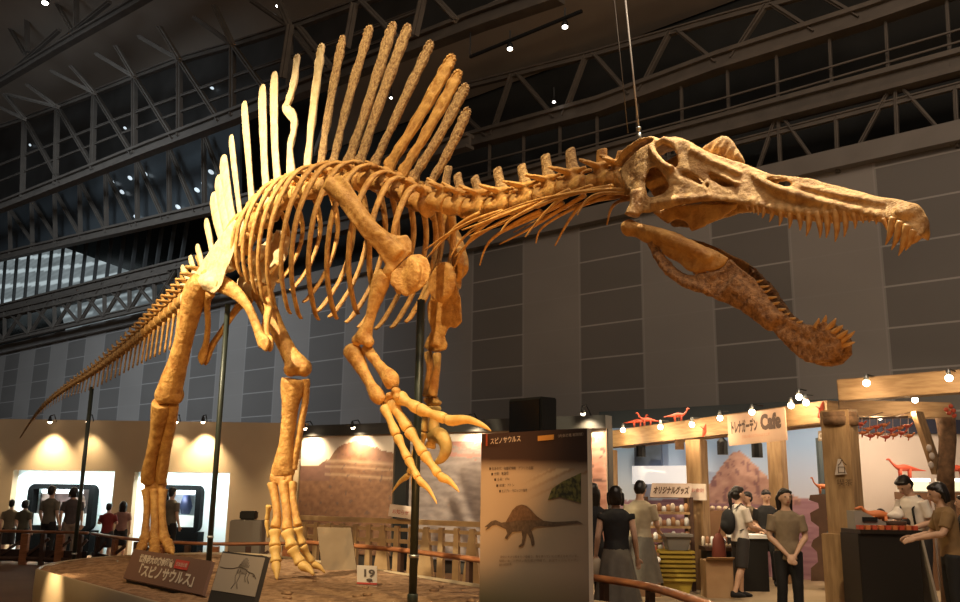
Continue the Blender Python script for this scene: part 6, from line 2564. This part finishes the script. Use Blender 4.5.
T = person('girl in a white T-shirt and dark shorts carrying a black backpack', 739, 14.7, 1.74, -72, WHT, DNM, BLK, 'short', 'shorts', 'pony', {'rw': (.16, .30, 1.04), 're': (.22, .06, 1.10), 'lw': (-.16, .3, 1.04), 'le': (-.22, .06, 1.10), 'rk': (.11, -.06, .48), 'ra': (.12, -.22, .10), 'lk': (-.1, .06, .48), 'la': (-.1, .05, .08)})
tt_, W, U, rx, fy, s_ = T
m = MB()
c = U((0, -.2, 1.16))
m.ell(c, (.15, .10, .21), (rx, fy, UP), 14, 10)
m.ell(c - UP * .06 - fy * .05, (.11, .08, .1), (rx, fy, UP), 12, 8)
for sd in (-1, 1):
    m.tube([U((sd * .1, -.15, 1.35)), U((sd * .11, -.02, 1.45)), U((sd * .11, .12, 1.32)), U((sd * .13, .1, 1.1)), U((sd * .14, -.1, 1.02))], [.02] * 5, [.012] * 5, rx, 6)
m.build('backpack', BLK, tt_, True, .015, 2)
person('shop assistant in a black shirt behind the white-topped counter', 767, 16.65, 1.70, 170, BLK, BLK, BLK, 'short', 'trousers', 'short', {'lw': (-.15, .28, 1.0), 'rw': (.15, .28, 1.0), 'nod': 15})
person('person in a light shirt behind the girl with the backpack', 749, 17.25, 1.66, 120, KHK, DNM, BLK, 'short', 'trousers', 'short', {'nod': 10})
person('woman in a taupe polo shirt and black trousers standing with hands clasped in front', 786, 11.9, 1.70, 176, BEI, BLK, BLK, 'short', 'trousers', 'long', {'le': (-.23, .02, 1.10), 're': (.23, .02, 1.10), 'lw': (-.055, .16, .88), 'rw': (.05, .18, .87), 'turn': 8}, hem=.80)
T = person('man in a white shirt with dark straps bowing his head behind the counter', 917, 13.4, 1.96, 112, WHT, DNM, BLK, 'short', 'trousers', 'short', {'lean': 9, 'nod': 30, 'lw': (-.12, .30, 1.05), 'rw': (.14, .34, 1.08), 're': (.22, .1, 1.12)})
tt_, W, U, rx, fy, s_ = T
for sd in (-1, 1):
    m = MB()
    m.tube([U((sd * .10, -.15, 1.05)), U((sd * .10, -.14, 1.25)), U((sd * .10, -.03, 1.43)), U((sd * .10, .12, 1.28)), U((sd * .10, .13, 1.05))], [.022] * 5, [.008] * 5, rx, 6)
    m.build('strap', BLK, tt_)
person('person in a brown T-shirt reaching over the black counter', 949, 10.9, 1.80, 78, BRN, BLK, BLK, 'short', 'trousers', 'bob', {'lean': 6, 'le': (-.24, .12, 1.16), 'lw': (-.14, .38, 1.12), 're': (.24, .12, 1.14), 'rw': (.16, .36, 1.12), 'nod': 10}, hem=.88)
person('dark-haired child looking over the counter beside the register', 881, 13.6, 1.44, 160, BLK, BLK, BLK, 'short', 'trousers', 'short', {'nod': 25})
person('dark-haired child in front of the man with straps', 906, 12.95, 1.32, 150, RED, BLK, BLK, 'short', 'trousers', 'short', {'nod': 25})
person('person in dark clothes at the right picture edge behind the brown T-shirt', 966, 12.6, 1.66, 60, BLK, BLK, BLK, 'short', 'trousers', 'short')
# visitors in front of the niches
person('child in a pale shirt at the far left in front of the wide niche', 10, 19.6, 1.28, 15, KHK, DNM, BLK, 'short', 'shorts', 'short', None, 'visitors at the niches', False)
person('child in a dark green shirt second from the left in front of the wide niche', 24, 19.5, 1.28, -10, cloth('olive', (.09, .08, .05)), BLK, BLK, 'short', 'shorts', 'bob', None, 'visitors at the niches', False)
person('man in a grey-brown shirt in the middle of the wide niche', 49, 19.35, 1.58, -15, cloth('drab', (.16, .13, .09)), BLK, BLK, 'short', 'trousers', 'short', None, 'visitors at the niches', False)
person('woman with dark bobbed hair beside the tail pole in front of the wide niche', 71, 19.55, 1.56, 20, cloth('mauve', (.08, .06, .055)), cloth('sand', (.25, .19, .14)), BLK, 'short', 'trousers', 'bob', None, 'visitors at the niches', False)
person('child in a red shirt between the two niches', 108, 19.25, 1.24, 5, RED, DNM, BLK, 'short', 'shorts', 'short', {'le': (-.26, .02, 1.14), 're': (.26, .02, 1.14), 'lw': (-.1, .2, 1.18), 'rw': (.1, .2, 1.18)}, 'visitors at the niches', False)
person('girl in a pinkish top with long hair between the two niches', 122, 19.75, 1.28, 20, cloth('pink', (.26, .13, .1)), BLK, BLK, 'short', 'shorts', 'long', None, 'visitors at the niches', False)
person('man in a grey shirt with bag straps before the narrow showcase', 170, 19.5, 1.58, -25, cloth('drab', (.16, .13, .09)), BLK, BLK, 'short', 'trousers', 'short', None, 'visitors at the niches', False)
